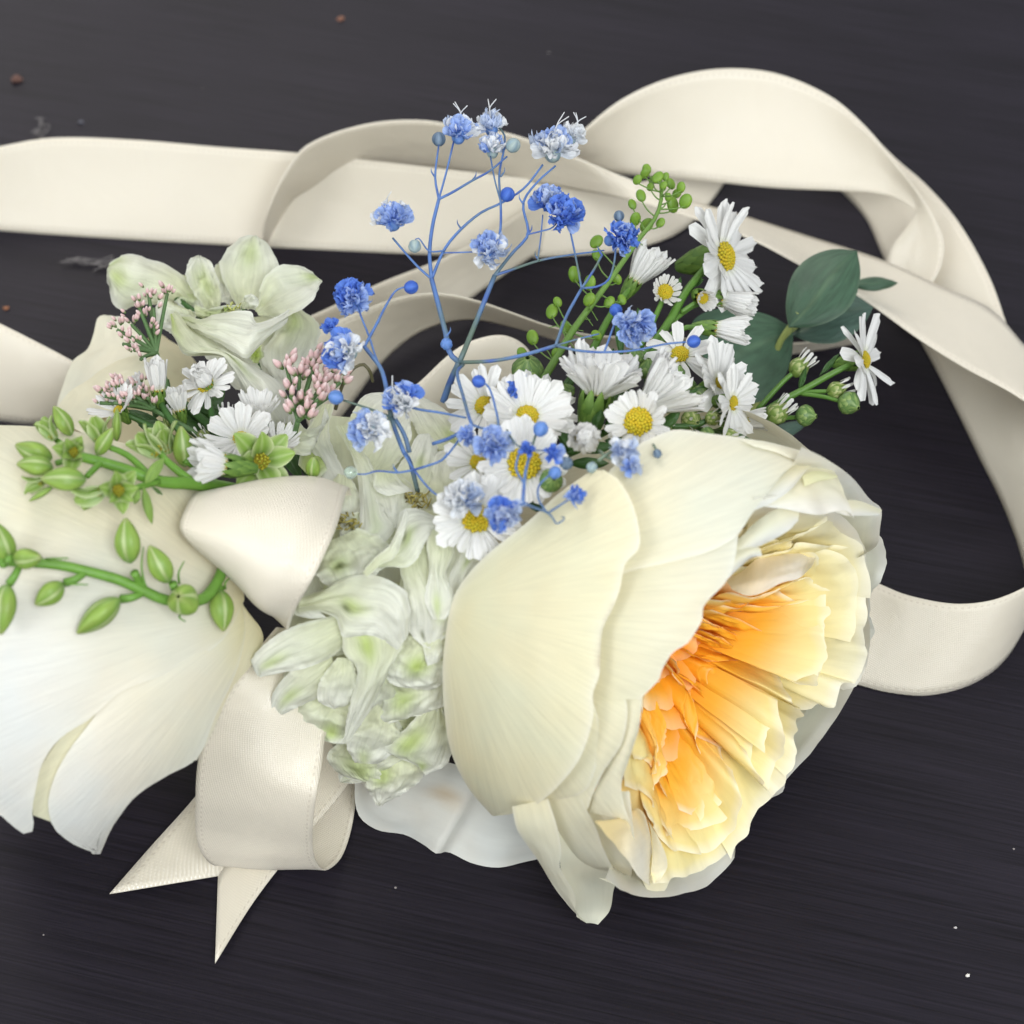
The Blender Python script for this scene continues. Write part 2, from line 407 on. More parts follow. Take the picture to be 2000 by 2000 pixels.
# long band running in from the left at the back
rt = root('ribbon_streamer', P(500, 480, 0), 'long cream ribbon band running in from the left edge behind the flowers', 'ribbon', 'cream satin ribbon')
band('band', [(-80, 305, 1.5), (0, 286, 1.6), (103, 269, 1.65), (259, 273, 1.65), (414, 286, 1.65), (585, 299, 1.65), (800, 322, 1.6), (1000, 345, 1.5), (1180, 362, 1.1), (1300, 345, .75), (1400, 305, .55), (1480, 265, .45)],
     [(-80, 440, .04), (0, 450, .04), (259, 468, .04), (518, 482, .04), (828, 497, .04), (1000, 503, .04), (1155, 497, .04), (1269, 478, .05), (1340, 445, .05), (1395, 385, .05), (1440, 320, .1), (1500, 262, .1)], rt, bulge=-0.1)
# arch that starts behind the white delphinium and runs across to the right edge
rt = root('ribbon_streamer', P(530, 470, 0), 'narrow looking cream ribbon arching behind the blue sprig and sloping to the right edge', 'ribbon', 'cream satin ribbon')
band('band', [(512, 478, .9), (520, 420, 1.8), (555, 340, 2.4), (600, 284, 2.7), (709, 244, 2.9), (817, 235, 2.9), (926, 251, 2.9), (998, 262, 2.9), (1124, 307, 2.75), (1207, 341, 2.45), (1331, 387, 1.9), (1450, 421, 1.55), (1564, 457, 1.4), (1725, 509, 1.35), (1828, 555, 1.4), (1932, 602, 1.5), (2000, 674, 1.6), (2080, 760, 1.6)],
     [(520, 484, .05), (533, 455, .3), (569, 393, .75), (610, 368, .95), (672, 342, 1.05), (763, 327, 1.05), (854, 331, 1.05), (962, 346, 1.15), (1107, 367, 1.55), (1216, 388, 2.05), (1340, 422, 2.45), (1466, 467, 2.65), (1574, 524, 2.65), (1673, 576, 2.6), (1797, 664, 2.5), (1880, 716, 2.5), (2000, 783, 2.5), (2080, 860, 2.5)], rt, nv=110)
# the big arch top right, its fold and the fall down the right edge
rt = root('ribbon_streamer', P(1700, 560, 0), 'wide cream ribbon arching high at top right, folding over and falling down the right edge', 'ribbon', 'cream satin ribbon')
band('band', [(1100, 300, 2.0), (1145, 250, 2.5), (1217, 193, 2.9), (1310, 152, 3.1), (1414, 134, 3.2), (1518, 144, 3.2), (1621, 188, 3.1), (1688, 245, 2.9), (1745, 312, 2.5), (1790, 372, 2.2), (1824, 425, 1.8), (1843, 473, 1.5), (1838, 519, 1.2), (1820, 555, 1.0), (1800, 600, .8)],
     [(1110, 320, .9), (1200, 338, 1.0), (1321, 348, 1.15), (1414, 357, 1.3), (1518, 367, 1.4), (1647, 373, 1.6), (1725, 380, 1.7), (1768, 396, 1.75), (1790, 415, 1.7), (1770, 445, 1.4), (1742, 480, 1.0), (1730, 520, .7), (1735, 560, .5), (1740, 600, .4)], rt, nv=80, bulge=-0.15)
band('fall', [(1640, 215, 1.4), (1700, 262, 1.4), (1752, 312, 1.3), (1807, 359, 1.3), (1870, 431, 1.3), (1932, 540, 1.25), (1968, 638, 1.2), (2015, 760, 1.2), (2060, 900, 1.2), (2090, 1050, 1.3), (2085, 1120, 1.5)],
     [(1590, 330, .1), (1644, 374, .05), (1690, 425, .05), (1722, 493, .05), (1760, 580, .05), (1797, 664, .05), (1828, 721, .05), (1880, 825, .05), (1916, 900, .05), (1953, 974, .05), (1985, 1054, .05), (2005, 1125, .05)], rt, nv=70, bulge=0.08)
band('return', [(1640, 1112, .95), (1714, 1139, 1.1), (1772, 1162, 1.3), (1862, 1179, 1.5), (1935, 1173, 1.6), (2000, 1148, 1.6), (2060, 1110, 1.5), (2090, 1080, 1.4)],
     [(1580, 1310, .05), (1672, 1336, .04), (1735, 1352, .04), (1808, 1358, .04), (1880, 1343, .04), (1935, 1314, .04), (1971, 1278, .04), (2005, 1220, .04), (2040, 1150, .04)], rt, nv=60, bulge=0.1)
# bands crossing behind the blue sprig
rt = root('ribbon_streamer', P(800, 640, 0), 'cream ribbon slanting down left behind the blue sprig with a small arched loop', 'ribbon', 'cream satin ribbon')
band('slanting_band', [(1110, 365, .95), (1040, 400, 1.2), (985, 437, 1.3), (915, 480, 1.4), (840, 515, 1.5), (745, 552, 1.6), (650, 598, 1.7), (560, 640, 1.8), (480, 690, 1.8)],
     [(1150, 440, .06), (1090, 470, .1), (1010, 520, .2), (950, 560, .3), (905, 590, .4), (830, 612, .5), (740, 640, .6), (640, 690, .6), (560, 740, .6)], rt, bulge=-.1)
band('arched_loop', [(560, 680, 2.3), (640, 635, 2.5), (709, 606, 2.7), (781, 581, 2.9), (854, 573, 3.0), (926, 586, 3.0), (998, 610, 2.9), (1071, 636, 2.8), (1160, 655, 2.6), (1300, 660, 2.2), (1440, 665, 1.4), (1560, 670, .9), (1660, 655, .8)],
     [(610, 860, .6), (660, 820, .8), (700, 770, .9), (740, 715, 1.1), (800, 660, 1.4), (860, 632, 1.7), (926, 624, 1.7), (998, 638, 1.6), (1071, 660, 1.5), (1160, 690, 1.3), (1300, 700, 1.0), (1440, 705, .4), (1560, 690, .05), (1680, 670, .05)], rt, bulge=-.2)
rt = root('ribbon_streamer', P(900, 820, 1), 'short cream ribbon loop standing just behind the daisies and blue stem base', 'ribbon', 'cream satin ribbon')
band('band', [(700, 880, 3.0), (740, 810, 3.2), (817, 748, 3.4), (880, 690, 3.6), (926, 664, 3.7), (985, 655, 3.7), (1030, 680, 3.5), (1050, 730, 3.2)],
     [(800, 960, 2.0), (840, 900, 2.1), (880, 840, 2.3), (910, 800, 2.4), (940, 780, 2.5), (970, 770, 2.6), (1000, 780, 2.6), (1010, 800, 2.4)], rt, bulge=.2)
rt = root('ribbon_streamer', P(60, 820, 0), 'short cream ribbon end at left edge beside the green bud cluster', 'ribbon', 'cream satin ribbon')
band('band', [(-90, 590, 2.0), (0, 632, 1.9), (72, 668, 1.8), (140, 704, 1.7), (240, 760, 1.4)], [(-90, 815, .1), (0, 822, .05), (60, 828, .05), (130, 822, .05), (230, 810, .05)], rt, bulge=.25)

# the bow in front
rt = root('ribbon_bow', P(480, 1690, 0.05), 'cream satin bow with a drooping front loop and a notched tail on the table', 'ribbon')
# knot: one turn of ribbon over the stems, tight at the left and wide at the right
rows = [  # across the ribbon from left selvedge to right selvedge: points along the turn
    [(420, 985, 6.9), (384, 962, 7.5), (360, 1000, 7.85), (352, 1033, 7.85), (372, 1062, 7.6), (400, 1082, 7.0)],
    [(520, 985, 6.6), (505, 938, 7.2), (478, 985, 8.0), (452, 1060, 8.1), (446, 1116, 7.5), (470, 1150, 6.4)],
    [(620, 985, 6.2), (616, 931, 6.9), (592, 1000, 8.0), (545, 1100, 8.0), (515, 1182, 7.1), (530, 1200, 5.7)],
    [(690, 985, 6.0), (681, 953, 6.7), (654, 1037, 7.8), (616, 1120, 7.8), (580, 1184, 7.1), (562, 1230, 6.0)]]
def multi(name, rows, parent, mat, nu, nv, ribbon=True, thick=0.022):
    R = [resample([pt(p) for p in r], nv + 1) for r in rows]
    V, UV = [], []
    vl = np.concatenate([[0], np.cumsum(np.linalg.norm(np.diff(R[-1], axis=0), axis=1))])
    for j in range(nv + 1):
        c = resample([r[j] for r in R], nu + 1)
        for i in range(nu + 1): V.append(c[i]); UV.append((i / nu * RW, vl[j]))
    F = [(j*(nu+1)+i, j*(nu+1)+i+1, (j+1)*(nu+1)+i+1, (j+1)*(nu+1)+i) for j in range(nv) for i in range(nu)]
    o = link(name, mesh_from(name, V, F, mat, [RC] * len(V), UV), parent)
    if thick:
        md = o.modifiers.new('thickness', 'SOLIDIFY'); md.thickness = thick * S; md.offset = 0
    return o
multi('knot', rows, rt, M_rib, 24, 40)
rows = [
    [(540, 1225, 5.0), (518, 1251, 5.0), (471, 1312, 4.9), (435, 1367, 4.6), (402, 1432, 4.0), (386, 1493, 3.4), (382, 1566, 2.6), (383, 1630, 1.6), (395, 1668, 1.0), (424, 1690, .5), (470, 1660, .12), (500, 1560, .10), (520, 1450, .3)],
    [(620, 1235, 4.5), (600, 1275, 4.5), (560, 1335, 4.6), (525, 1395, 4.4), (505, 1455, 3.95), (498, 1515, 3.4), (497, 1580, 2.6), (499, 1640, 1.6), (510, 1678, 1.0), (535, 1698, .45), (575, 1660, .12), (600, 1560, .10), (620, 1450, .3)],
    [(720, 1260, 3.9), (700, 1310, 3.8), (665, 1375, 3.75), (636, 1435, 3.7), (629, 1490, 3.5), (619, 1545, 3.3), (612, 1600, 2.6), (611, 1650, 1.7), (616, 1680, 1.1), (636, 1699, .45), (668, 1672, .12), (690, 1600, .10), (699, 1500, .3)]]
multi('loop', rows, rt, M_rib, 20, 70)
# tail: two tongues of one ribbon, left edge, notch line, right edge
L_ = [(560, 1320, .6), (470, 1440, .35), (380, 1558, .2), (297, 1651, .12), (214, 1746, .25)]
C_ = [(640, 1420, .6), (570, 1510, .35), (520, 1580, .2), (470, 1650, .12), (426, 1711, .06)]
R_ = [(720, 1480, .6), (650, 1570, .35), (590, 1640, .2), (500, 1755, .12), (420, 1882, .2)]
o1 = sheet('tail', L_, C_, rt, M_rib, RC, 6, 24, ribbon=True, thick=.022); o2 = sheet('tail', C_, R_, rt, M_rib, RC, 6, 24, ribbon=True, thick=.022)
for ob, f in ((o1, 0), (o2, 1)):
    ul = ob.data.uv_layers[0].data
    for d in ul: d.uv[0] = d.uv[0] * .5 + f * 1.15

# ------------------------------------------------------------------ right rose
NR = 0.53 * TOCAM + 0.848 * (0.88 * RGT - 0.475 * UPI); NR /= np.linalg.norm(NR)
CR = P(1480, 1320, 4.45)
BR = Ellip(CR - 2.3 * NR, NR, 5.1, 4.55)
PR = Plane(CR, NR)
CREAM = (0.88, 0.84, 0.60); CREAMW = (0.88, 0.86, 0.71); YEL = (0.97, 0.84, 0.38); ORG = (1.0, 0.53, 0.045); DEEP = (1.0, 0.38, 0.01)
t5 = lambda pts: T(800, 800, .5176, pts)
t4 = lambda pts: T(1150, 1000, .3881, pts)
rose = root('garden_rose', P(1300, 1700, 0), 'large cream rose with orange ruffled heart lying open at lower right', 'rose', 'cream roses')

def outer_col(basepx, c0=(.93, .87, .58), c1=CREAM, c2=CREAMW, reach=4.5):
    bp = np.asarray(basepx)
    def f(u, v, p):
        d = np.linalg.norm(p - bp) / reach
        c = mixc(mixc(c0, c1, sstep(0.0, .45, d)), c2, sstep(.6, 1.15, d))
        e = max(abs(2 * u - 1) ** 14, 0)
        return mixc(c, (0.95, 0.93, 0.84), .6 * e)  # naturally whiter petal rims, with edge light put into the colour as well
    return f
base_r = BR.hit(885, 1180)
def outer(A, B, lift=.1, nu=22, nv=34, bp=None, **k):
    A = t5(A); B = t5(B)
    A = [p if len(p) > 2 else (*p, lift) for p in A]; B = [p if len(p) > 2 else (*p, lift) for p in B]
    return sheet('petal', A, B, rose, M_rose, k.pop('col', None) or outer_col(base_r if bp is None else bp), nu, nv, body=k.pop('body', BR), fan=k.pop('fan', (860, 1180)), **k)
# back shells that close the cup (far side and underside)
def shell(body, parent, mat, col, ph, half, t0, t1, scale, n=16, wav=.12):
    x, y, zz = ortho(body.n, TOCAM)
    sd = random.random() * 50
    def fn(u, v):
        tt = t0 + (t1 - t0) * v
        w = half * (math.sin(math.pi * min(.08 + .80 * v, 1)) ** .5)
        a = ph + (u * 2 - 1) * w
        r = math.sqrt(max(0, 1 - tt * tt)) * body.b * scale
        k = 1 + wav * nz(u * 3 + sd, v * 2, sd) + (.05 * (v > .9) * nz(u * 14, sd))
        p = body.c + zz * (tt * body.a * scale) + (x * math.cos(a) + y * math.sin(a)) * r * k
        if p[2] < 0.06: p = p + np.array([0, 0, 0.06 - p[2]])
        return p, col(u, v, p)
    return link('petal', grid_mesh('petal', fn, n, n, mat), parent)
for k, ph in enumerate([math.pi, math.pi * .72, math.pi * 1.28]):
    shell(BR, rose, M_rose, outer_col(base_r), ph, .75, -.97, .38, .90 - .012 * k)
# lying petal under the bloom, on the table
sheet('petal', [(705, 1480, 1.7), (693, 1530, 1.0), (700, 1590, .5), (735, 1620, .25), (790, 1632, .12), (828, 1652, .22), (852, 1668, .3), (875, 1664, .1), (920, 1686, .06), (975, 1695, .05), (1030, 1682, .06), (1070, 1672, .2)],
      [(760, 1440, 2.2), (780, 1450, 2.2), (800, 1460, 2.2), (820, 1470, 2.1), (850, 1480, 2.0), (880, 1490, 2.0), (910, 1500, 1.9), (940, 1510, 1.8), (970, 1520, 1.7), (1000, 1540, 1.6), (1030, 1560, 1.5), (1060, 1590, 1.4)],
      rose, M_rosep, lambda u, v, p: mixc((0.80, 0.80, 0.75), (0.70, 0.55, 0.36), .75 * sstep(.18, .0, math.hypot((p - P(868, 1590, 1.2))[0] * .35, (p - P(868, 1590, 1.2))[2] * .5) )), 16, 40, crumple=.16, bulge=-.12)
# outermost rim petals on the far right
def rim(A, B, dA=0., dB=-.5, col=None, **k):
    A = [p if len(p) > 2 else (*p, dA) for p in t5(A)]; B = [p if len(p) > 2 else (*p, dB) for p in t5(B)]
    return sheet('petal', A, B, rose, k.pop('mat', M_rosep), col or (lambda u, v, p: mixc((.93, .92, .86), (0.84, 0.83, 0.70), sstep(0, .35, u))), k.pop('nu', 12), k.pop('nv', 40), body=PR, **k)
rim([(1480, 140), (1570, 185), (1660, 250), (1740, 340), (1782, 378), (1775, 450), (1765, 510), (1715, 548)], [(1380, 330), (1450, 360), (1520, 400), (1560, 440), (1580, 480), (1590, 520), (1600, 560), (1600, 600)], .2, -.9, bulge=.1, crumple=.08)
rim([(1770, 450), (1788, 510), (1800, 575), (1782, 640), (1748, 690), (1738, 760), (1752, 830), (1738, 872), (1720, 900)], [(1600, 480), (1610, 540), (1610, 600), (1610, 650), (1600, 700), (1600, 760), (1600, 800), (1590, 840), (1580, 860)], .05, -.9, ruffle=.12, crumple=.1)
rim([(1715, 900), (1700, 1000), (1672, 1060), (1610, 1165), (1560, 1240), (1490, 1325), (1420, 1408), (1412, 1440), (1320, 1500), (1240, 1615), (1225, 1700), (1125, 1795), (1010, 1830), (890, 1842), (800, 1812), (740, 1770)],
    [(1500, 900), (1480, 980), (1450, 1050), (1400, 1120), (1360, 1190), (1320, 1260), (1270, 1320), (1230, 1370), (1180, 1420), (1120, 1480), (1080, 1530), (1020, 1580), (960, 1610), (900, 1620), (840, 1620), (800, 1600)], -.05, -1.3, nv=70, ruffle=.12, rfreq=16, crumple=.1)
# inner rim ring
rim([(1300, 330), (1400, 325), (1560, 362), (1650, 415), (1708, 500), (1735, 640), (1724, 740), (1735, 850), (1722, 960), (1690, 1040), (1640, 1060)],
    [(1250, 560), (1330, 560), (1420, 580), (1480, 610), (1520, 660), (1540, 720), (1540, 780), (1530, 840), (1510, 890), (1490, 930), (1460, 960)], .05, -1.2,
    col=lambda u, v, p: mixc((.93, .91, .82), (0.92, 0.83, 0.53), sstep(0, .5, u)), nv=60, ruffle=.1, rfreq=12, crumple=.12, mat=M_inner)

SEG = [PR.hit(1375, 1195, -1.9), PR.hit(1300, 1300, -2.1), PR.hit(1215, 1490, -1.9)]
def heart_dist(p):
    best = 9
    for a, b in ((SEG[0], SEG[1]), (SEG[1], SEG[2])):
        t = np.clip((p - a) @ (b - a) / ((b - a) @ (b - a)), 0, 1); best = min(best, np.linalg.norm(p - a - t * (b - a)))
    return best
def heart_col(whiteedge=.8, shift=0.):
    def f(u, v, p):
        d = heart_dist(p) + shift
        c = mixc(mixc(mixc(DEEP, ORG, sstep(.3, 1.1, d)), YEL, sstep(.95, 2.2, d)), (0.95, 0.89, 0.62), sstep(2.0, 3.3, d))
        return mixc(c, (.97, .94, .80), whiteedge * sstep(.12, 0, u) * sstep(.4, 1.6, d))
    return f
hx, hy, hz = ortho(NR, TOCAM)
AX = PR.hit(1452, 1348)                                               # axis of the bloom; the bowl sinks along -NR towards the heart
def bowl(r): return -1.75 * (1 - min(r / 4.1, 1) ** 1.25) - .05
def cup_petal(phi, re, w, rb, seed, tilt=0.0, nu=26, nv=14, drop=.3):
    """one soft petal of the heart: rises from its base near the axis and rolls over at the rim"""
    he = bowl(re) + .16; hb = bowl(rb) - .75
    f1, f2 = 2.2 + 1.5 * abs(nz(seed, 1)), 5.0
    V, C, UV = [], [], []
    for j in range(nv + 1):
        v = j / nv
        for i in range(nu + 1):
            u = i / nu; q = u * 2 - 1
            a = phi + q * w * (.55 + .45 * v ** .5)
            sh = 1 - .30 * abs(q) ** 3.2                                   # rounded petal outline
            wav = v ** 1.6 * (.34 * nz(u * f1 + seed, seed, 2) + .20 * nz(u * f2 + seed, seed, 7) + .07 * nz(u * 11 + seed, seed, 9))
            vv = v * (.86 + .14 * sh)
            r = rb + (re * (1 + wav * .6) - rb) * (vv ** .85) + tilt * v
            h = hb + (he - hb) * (vv ** 1.25) - drop * abs(q) ** 3 * v + wav * .8
            roll = sstep(.84, 1.0, v)
            r += .11 * roll; h -= .09 * roll * roll
            el = 1.0
            p = AX + hx * (r * math.cos(a) * el) + hy * (r * math.sin(a) * 1.05) + hz * h
            V.append(p); UV.append((v, u))
            d = heart_dist(p)
            c = mixc(mixc(mixc(DEEP, ORG, sstep(.25, 1.2, d)), YEL, sstep(1.0, 2.05, d)), (0.95, 0.89, 0.60), sstep(1.9, 3.1, d))
            C.append(mixc(c, (.97, .94, .78), (.25 + .5 * sstep(.6, 1.8, d)) * sstep(.80, 1.0, v)))
    F = [(j*(nu+1)+i, j*(nu+1)+i+1, (j+1)*(nu+1)+i+1, (j+1)*(nu+1)+i) for j in range(nv) for i in range(nu)]
    return link('petal', mesh_from('petal', V, F, M_inner, C, UV), rose)
hr = random.Random(5)
ring = 0; re = .55
while re < 3.3:
    n_ = 3 if re < 1.2 else (5 if re < 2.4 else 6)
    off = ring * 2.39996
    for k in range(n_):
        cup_petal(off + k * 2 * math.pi / n_ + hr.uniform(-.25, .25), re * hr.uniform(.94, 1.06), math.pi / n_ * hr.uniform(1.15, 1.5), max(.05, re - hr.uniform(.9, 1.6)), hr.random() * 60, hr.uniform(-.06, .08))
    re += .36; ring += 1
IN = [
 # far right wall
 ([(1000, -20), (1180, 5), (1320, 80), (1385, 230), (1392, 420)], -.25, .85, .8),
 ([(1150, 190), (1250, 200), (1330, 300), (1350, 450), (1310, 650)], -.45, .8, .4),
 ([(1390, 420), (1380, 560), (1380, 720), (1330, 860)], -.2, .8, .8),
 ([(820, 230), (960, 190), (1100, 150), (1230, 175), (1310, 180)], -.3, .7, .6),
 ([(840, 190), (980, 130), (1100, 80), (1175, 30), (1185, -10)], -.2, .7, .6),
 ([(1335, 850), (1275, 875), (1225, 985), (1140, 960), (1060, 992), (975, 955)], -.15, .8, .9),
 ([(1045, 980), (1060, 1080), (1048, 1200), (985, 1330)], -.25, .8, .7),
 ([(1000, 1300), (960, 1400), (860, 1500), (760, 1640), (700, 1740)], -.25, .8, .7),
 ([(720, 1720), (600, 1800), (480, 1830), (400, 1840), (320, 1870)], -.25, .7, .7),
 ([(1090, 500), (1170, 600), (1190, 700), (1130, 800), (1040, 860)], -.5, .75, .5),
 ([(1180, 815), (1110, 862), (1040, 862), (940, 765)], -.55, .75, .8),
 ([(905, 725), (960, 850), (1000, 940), (1080, 1000)], -.5, .75, .8),
 ([(960, 940), (975, 1100), (960, 1250), (900, 1390)], -.5, .75, .7),
 ([(905, 1412), (860, 1360), (800, 1240), (745, 1120), (700, 1050)], -.45, .75, .9),
 ([(720, 1300), (745, 1400), (740, 1540), (700, 1660), (590, 1720), (470, 1690)], -.35, .75, .8),
 ([(560, 1720), (400, 1690), (330, 1600), (270, 1480)], -.35, .7, .8),
 # upper fan
 ([(700, 400), (860, 420), (960, 380), (1080, 320), (1150, 360), (1212, 396)], -.55, .85, .8),
 ([(610, 440), (700, 440), (830, 475), (980, 462), (1092, 432)], -.75, .85, .8),
 ([(600, 480), (760, 540), (860, 590), (980, 615), (1090, 600)], -.85, .85, .8),
 ([(575, 520), (640, 570), (700, 585), (765, 602)], -1.2, .85, .7),
 ([(575, 595), (680, 640), (760, 690), (850, 695)], -1.1, .85, .8),
 ([(490, 690), (560, 740), (640, 745), (700, 735), (760, 740)], -1.0, .85, .8),
 # lower fan
 ([(700, 980), (640, 880), (655, 790), (740, 800), (800, 880), (850, 1000)], -.8, .8, .8),
 ([(420, 740), (470, 830), (560, 900), (620, 990), (700, 1050)], -1.0, .85, .8),
 ([(390, 760), (440, 840), (512, 930), (532, 1050), (522, 1150), (560, 1225), (650, 1275), (725, 1310)], -.8, .8, .9),
 ([(560, 1230), (640, 1300), (600, 1400), (560, 1560)], -.7, .8, .6),
 ([(390, 1130), (370, 1240), (345, 1330), (320, 1400)], -1.1, .8, .6),
 ([(350, 1160), (320, 1260), (315, 1340), (330, 1420)], -1.0, .8, .6),
 ([(180, 1380), (250, 1400), (300, 1440), (330, 1520), (400, 1640)], -.6, .8, .7),
]

def on_bowl(x, y, lift):
    off = -.8
    for _ in range(5):
        p = PR.hit(x, y, off); q = p - AX; r = math.hypot(q @ hx, (q @ hy) / 1.05); off = bowl(r) + lift
    return PR.hit(x, y, off)
def flap(E, k, we, lift=.34):
    """traced petal edge standing a little proud of the bowl, its face running in towards the heart"""
    A, B = [], []
    for x, y in t4([p[:2] for p in E]):
        a = on_bowl(x, y, lift); q = a - AX; ra = q @ hx; rb_ = q @ hy
        A.append(a); f = 1 - k
        B.append(AX + hx * ra * f + hy * rb_ * f + hz * (bowl(math.hypot(ra, rb_ / 1.05) * f) - .22))
    def col(u, v, p):
        d = heart_dist(p)
        c = mixc(mixc(mixc(DEEP, ORG, sstep(.25, 1.2, d)), YEL, sstep(1.0, 2.05, d)), (0.95, 0.89, 0.60), sstep(1.9, 3.1, d))
        return mixc(c, (.98, .95, .82), we * (.2 + .6 * sstep(.5, 1.6, d)) * sstep(.15, 0, u))
    return sheet('petal', A, B, rose, M_inner, col, 14, 36, raw=True, bulge=.20, bdir=hz, crumple=.16, cfreq=1.7, ruffle=.12, rfreq=5, lip=.05)
for n_, (E, d, k, we) in enumerate(IN):
    flap(E, .30 + .10 * ((n_ * 7) % 5) / 4, we)
    if n_ % 2 == 0:
        mx = np.mean([p[:2] for p in E], 0); cx, cy = 350, 700
        E2 = [(cx + (p[0] - cx) * .80 + (p[0] - mx[0]) * .05 + 10 * math.sin(n_), cy + (p[1] - cy) * .80 + 10 * math.cos(n_ * 1.7)) for p in E]
        flap(E2, .32, we, .28)
# petals in the bloom that are turned over: built as whole leaves
def leafp(A, B, dA, dB, col, **k):
    A = [(*p[:2], p[2] if len(p) > 2 else dA) for p in t4(A)]; B = [(*p[:2], p[2] if len(p) > 2 else dB) for p in t4(B)]
    return sheet('petal', A, B, rose, M_inner, col, k.pop('nu', 12), k.pop('nv', 22), body=PR, **k)
leafp([(20, 1380), (40, 1480), (80, 1590), (150, 1680)], [(240, 1330), (270, 1440), (280, 1560), (270, 1660)], -.55, -.75, lambda u, v, p: mixc((1.0, .72, .25), (.97, .86, .50), v), bulge=.1)
PINKW = lambda u, v, p: mixc((0.98, 0.82, 0.58), (0.96, 0.92, 0.84), sstep(.2, .9, v))
leafp([(690, 345), (780, 290), (850, 235), (960, 212), (1060, 200), (1140, 212)], [(720, 390), (790, 420), (850, 415), (950, 362), (1060, 330), (1128, 268)], -.65, .15, PINKW, bulge=.30, crumple=.12)
leafp([(30, 1555), (100, 1640), (170, 1720), (240, 1820), (300, 1880)], [(180, 1540), (235, 1490), (285, 1540), (318, 1700), (310, 1870)], .35, -.25, lambda u, v, p: mixc((1.0, .80, .40), (.98, .94, .80), sstep(.15, .9, v + u * .3)), bulge=.2, crumple=.2)
leafp([(250, 1480), (300, 1560), (320, 1700), (305, 1870)], [(285, 1530), (370, 1680), (395, 1790), (350, 1860)], -.1, .1, lambda u, v, p: (.97, .91, .68), bulge=.1)
# white petals over the top of the opening
def topp(A, B, dA, dB, **k):
    A = [(*p[:2], dA) for p in t5(A)]; B = [(*p[:2], dB) for p in t5(B)]
    return sheet('petal', A, B, rose, M_rosep, k.pop('col', lambda u, v, p: mixc((.92, .89, .68), (.93, .92, .87), sstep(.3, 1, u))), 12, 24, body=BR, **k)
topp([(1180, 560), (1260, 470), (1340, 400), (1430, 362), (1470, 385)], [(1210, 590), (1290, 530), (1370, 492), (1430, 455), (1465, 420)], -.30, -.35, bulge=.12, ruffle=.06, rfreq=20)
topp([(1190, 560), (1230, 530), (1280, 520), (1320, 520)], [(1200, 640), (1240, 600), (1290, 560), (1330, 552)], -.25, -.3, bulge=.1)
topp([(1330, 350), (1420, 270), (1500, 215), (1600, 230), (1610, 240)], [(1340, 365), (1440, 380), (1560, 395), (1640, 380), (1680, 412)], -.15, -.2, bulge=.1, crumple=.1, ruffle=.08)
topp([(1480, 250), (1520, 232), (1570, 235), (1615, 250)], [(1490, 290), (1540, 270), (1580, 262), (1615, 255)], -.05, -.05, bulge=.05, col=lambda u, v, p: (.90, .90, .60))
topp([(1500, 350), (1580, 340), (1640, 340), (1700, 345), (1782, 378)], [(1530, 380), (1600, 385), (1650, 400), (1700, 400), (1770, 400)], -.25, -.3, bulge=.08)
topp([(1380, 195), (1420, 190), (1470, 195), (1530, 205)], [(1300, 380), (1370, 350), (1440, 300), (1500, 225)], -.05, -.08, bulge=.08)
# the broad outer petals, back to front
outer([(690, 330), (760, 225), (850, 140), (950, 92), (1010, 75), (1130, 90), (1290, 112), (1430, 145), (1568, 188)],
      [(760, 640), (840, 608), (960, 582), (1120, 540), (1230, 480), (1290, 395), (1350, 315), (1392, 262), (1400, 195)], .10, bulge=.10)
outer([(1240, 110), (1330, 118), (1430, 142), (1510, 165), (1570, 186)], [(1300, 140), (1380, 160), (1440, 185), (1490, 200), (1568, 190)], .22, nu=8, nv=16, bulge=.05)
outer([(760, 600), (700, 760), (690, 900), (680, 1010), (690, 1100)],
      [(1240, 475), (1232, 545), (1200, 640), (1112, 738), (1100, 800), (1052, 878), (990, 918), (960, 965), (935, 1025), (870, 1092)], .03, bulge=.12, ruffle=.05)
outer([(780, 1000), (790, 1080), (800, 1200), (760, 1320), (700, 1440), (680, 1520)],
      [(872, 1040), (876, 1100), (866, 1200), (838, 1290), (800, 1420), (812, 1500), (832, 1552)], -.22, bulge=.1, ruffle=.04, nv=26)
outer([(640, 1000), (650, 1150), (620, 1300), (560, 1400), (540, 1480)],
      [(808, 1048), (822, 1150), (800, 1260), (742, 1350), (692, 1450), (672, 1508)], -.05, bulge=.12, nv=26)
outer([(560, 1000), (560, 1150), (520, 1300), (470, 1400), (440, 1490)],
      [(690, 1095), (715, 1180), (720, 1260), (705, 1340), (660, 1440), (520, 1480)], .05, bulge=.1, nv=26)
# flaring petals at the bottom
outer([(560, 1440), (600, 1560), (640, 1680), (700, 1760)], [(830, 1440), (840, 1540), (850, 1660), (830, 1790)], -.35, nv=20, nu=12)
sheet('petal', [(1000, 1575, 4.6), (1010, 1620, 4.0), (1047, 1675, 2.9), (1083, 1733, 1.7), (1114, 1774, .9), (1145, 1803, .35)],
      [(1070, 1560, 4.9), (1088, 1615, 4.3), (1096, 1660, 3.6), (1094, 1695, 2.9), (1122, 1745, 1.7), (1126, 1790, .7)], rose, M_rosep, outer_col(base_r), 14, 26, bulge=.12, crumple=.06)
sheet('petal', [(1088, 1600, 4.0), (1094, 1660, 3.4), (1096, 1700, 2.7), (1122, 1745, 1.6), (1128, 1785, .7), (1145, 1803, .35)],
      [(1190, 1640, 3.0), (1205, 1680, 2.6), (1205, 1715, 2.1), (1198, 1740, 1.5), (1190, 1780, .6), (1168, 1806, .25)], rose, M_rosep, lambda u, v, p: (.86, .85, .70), 14, 26, bulge=-.3)
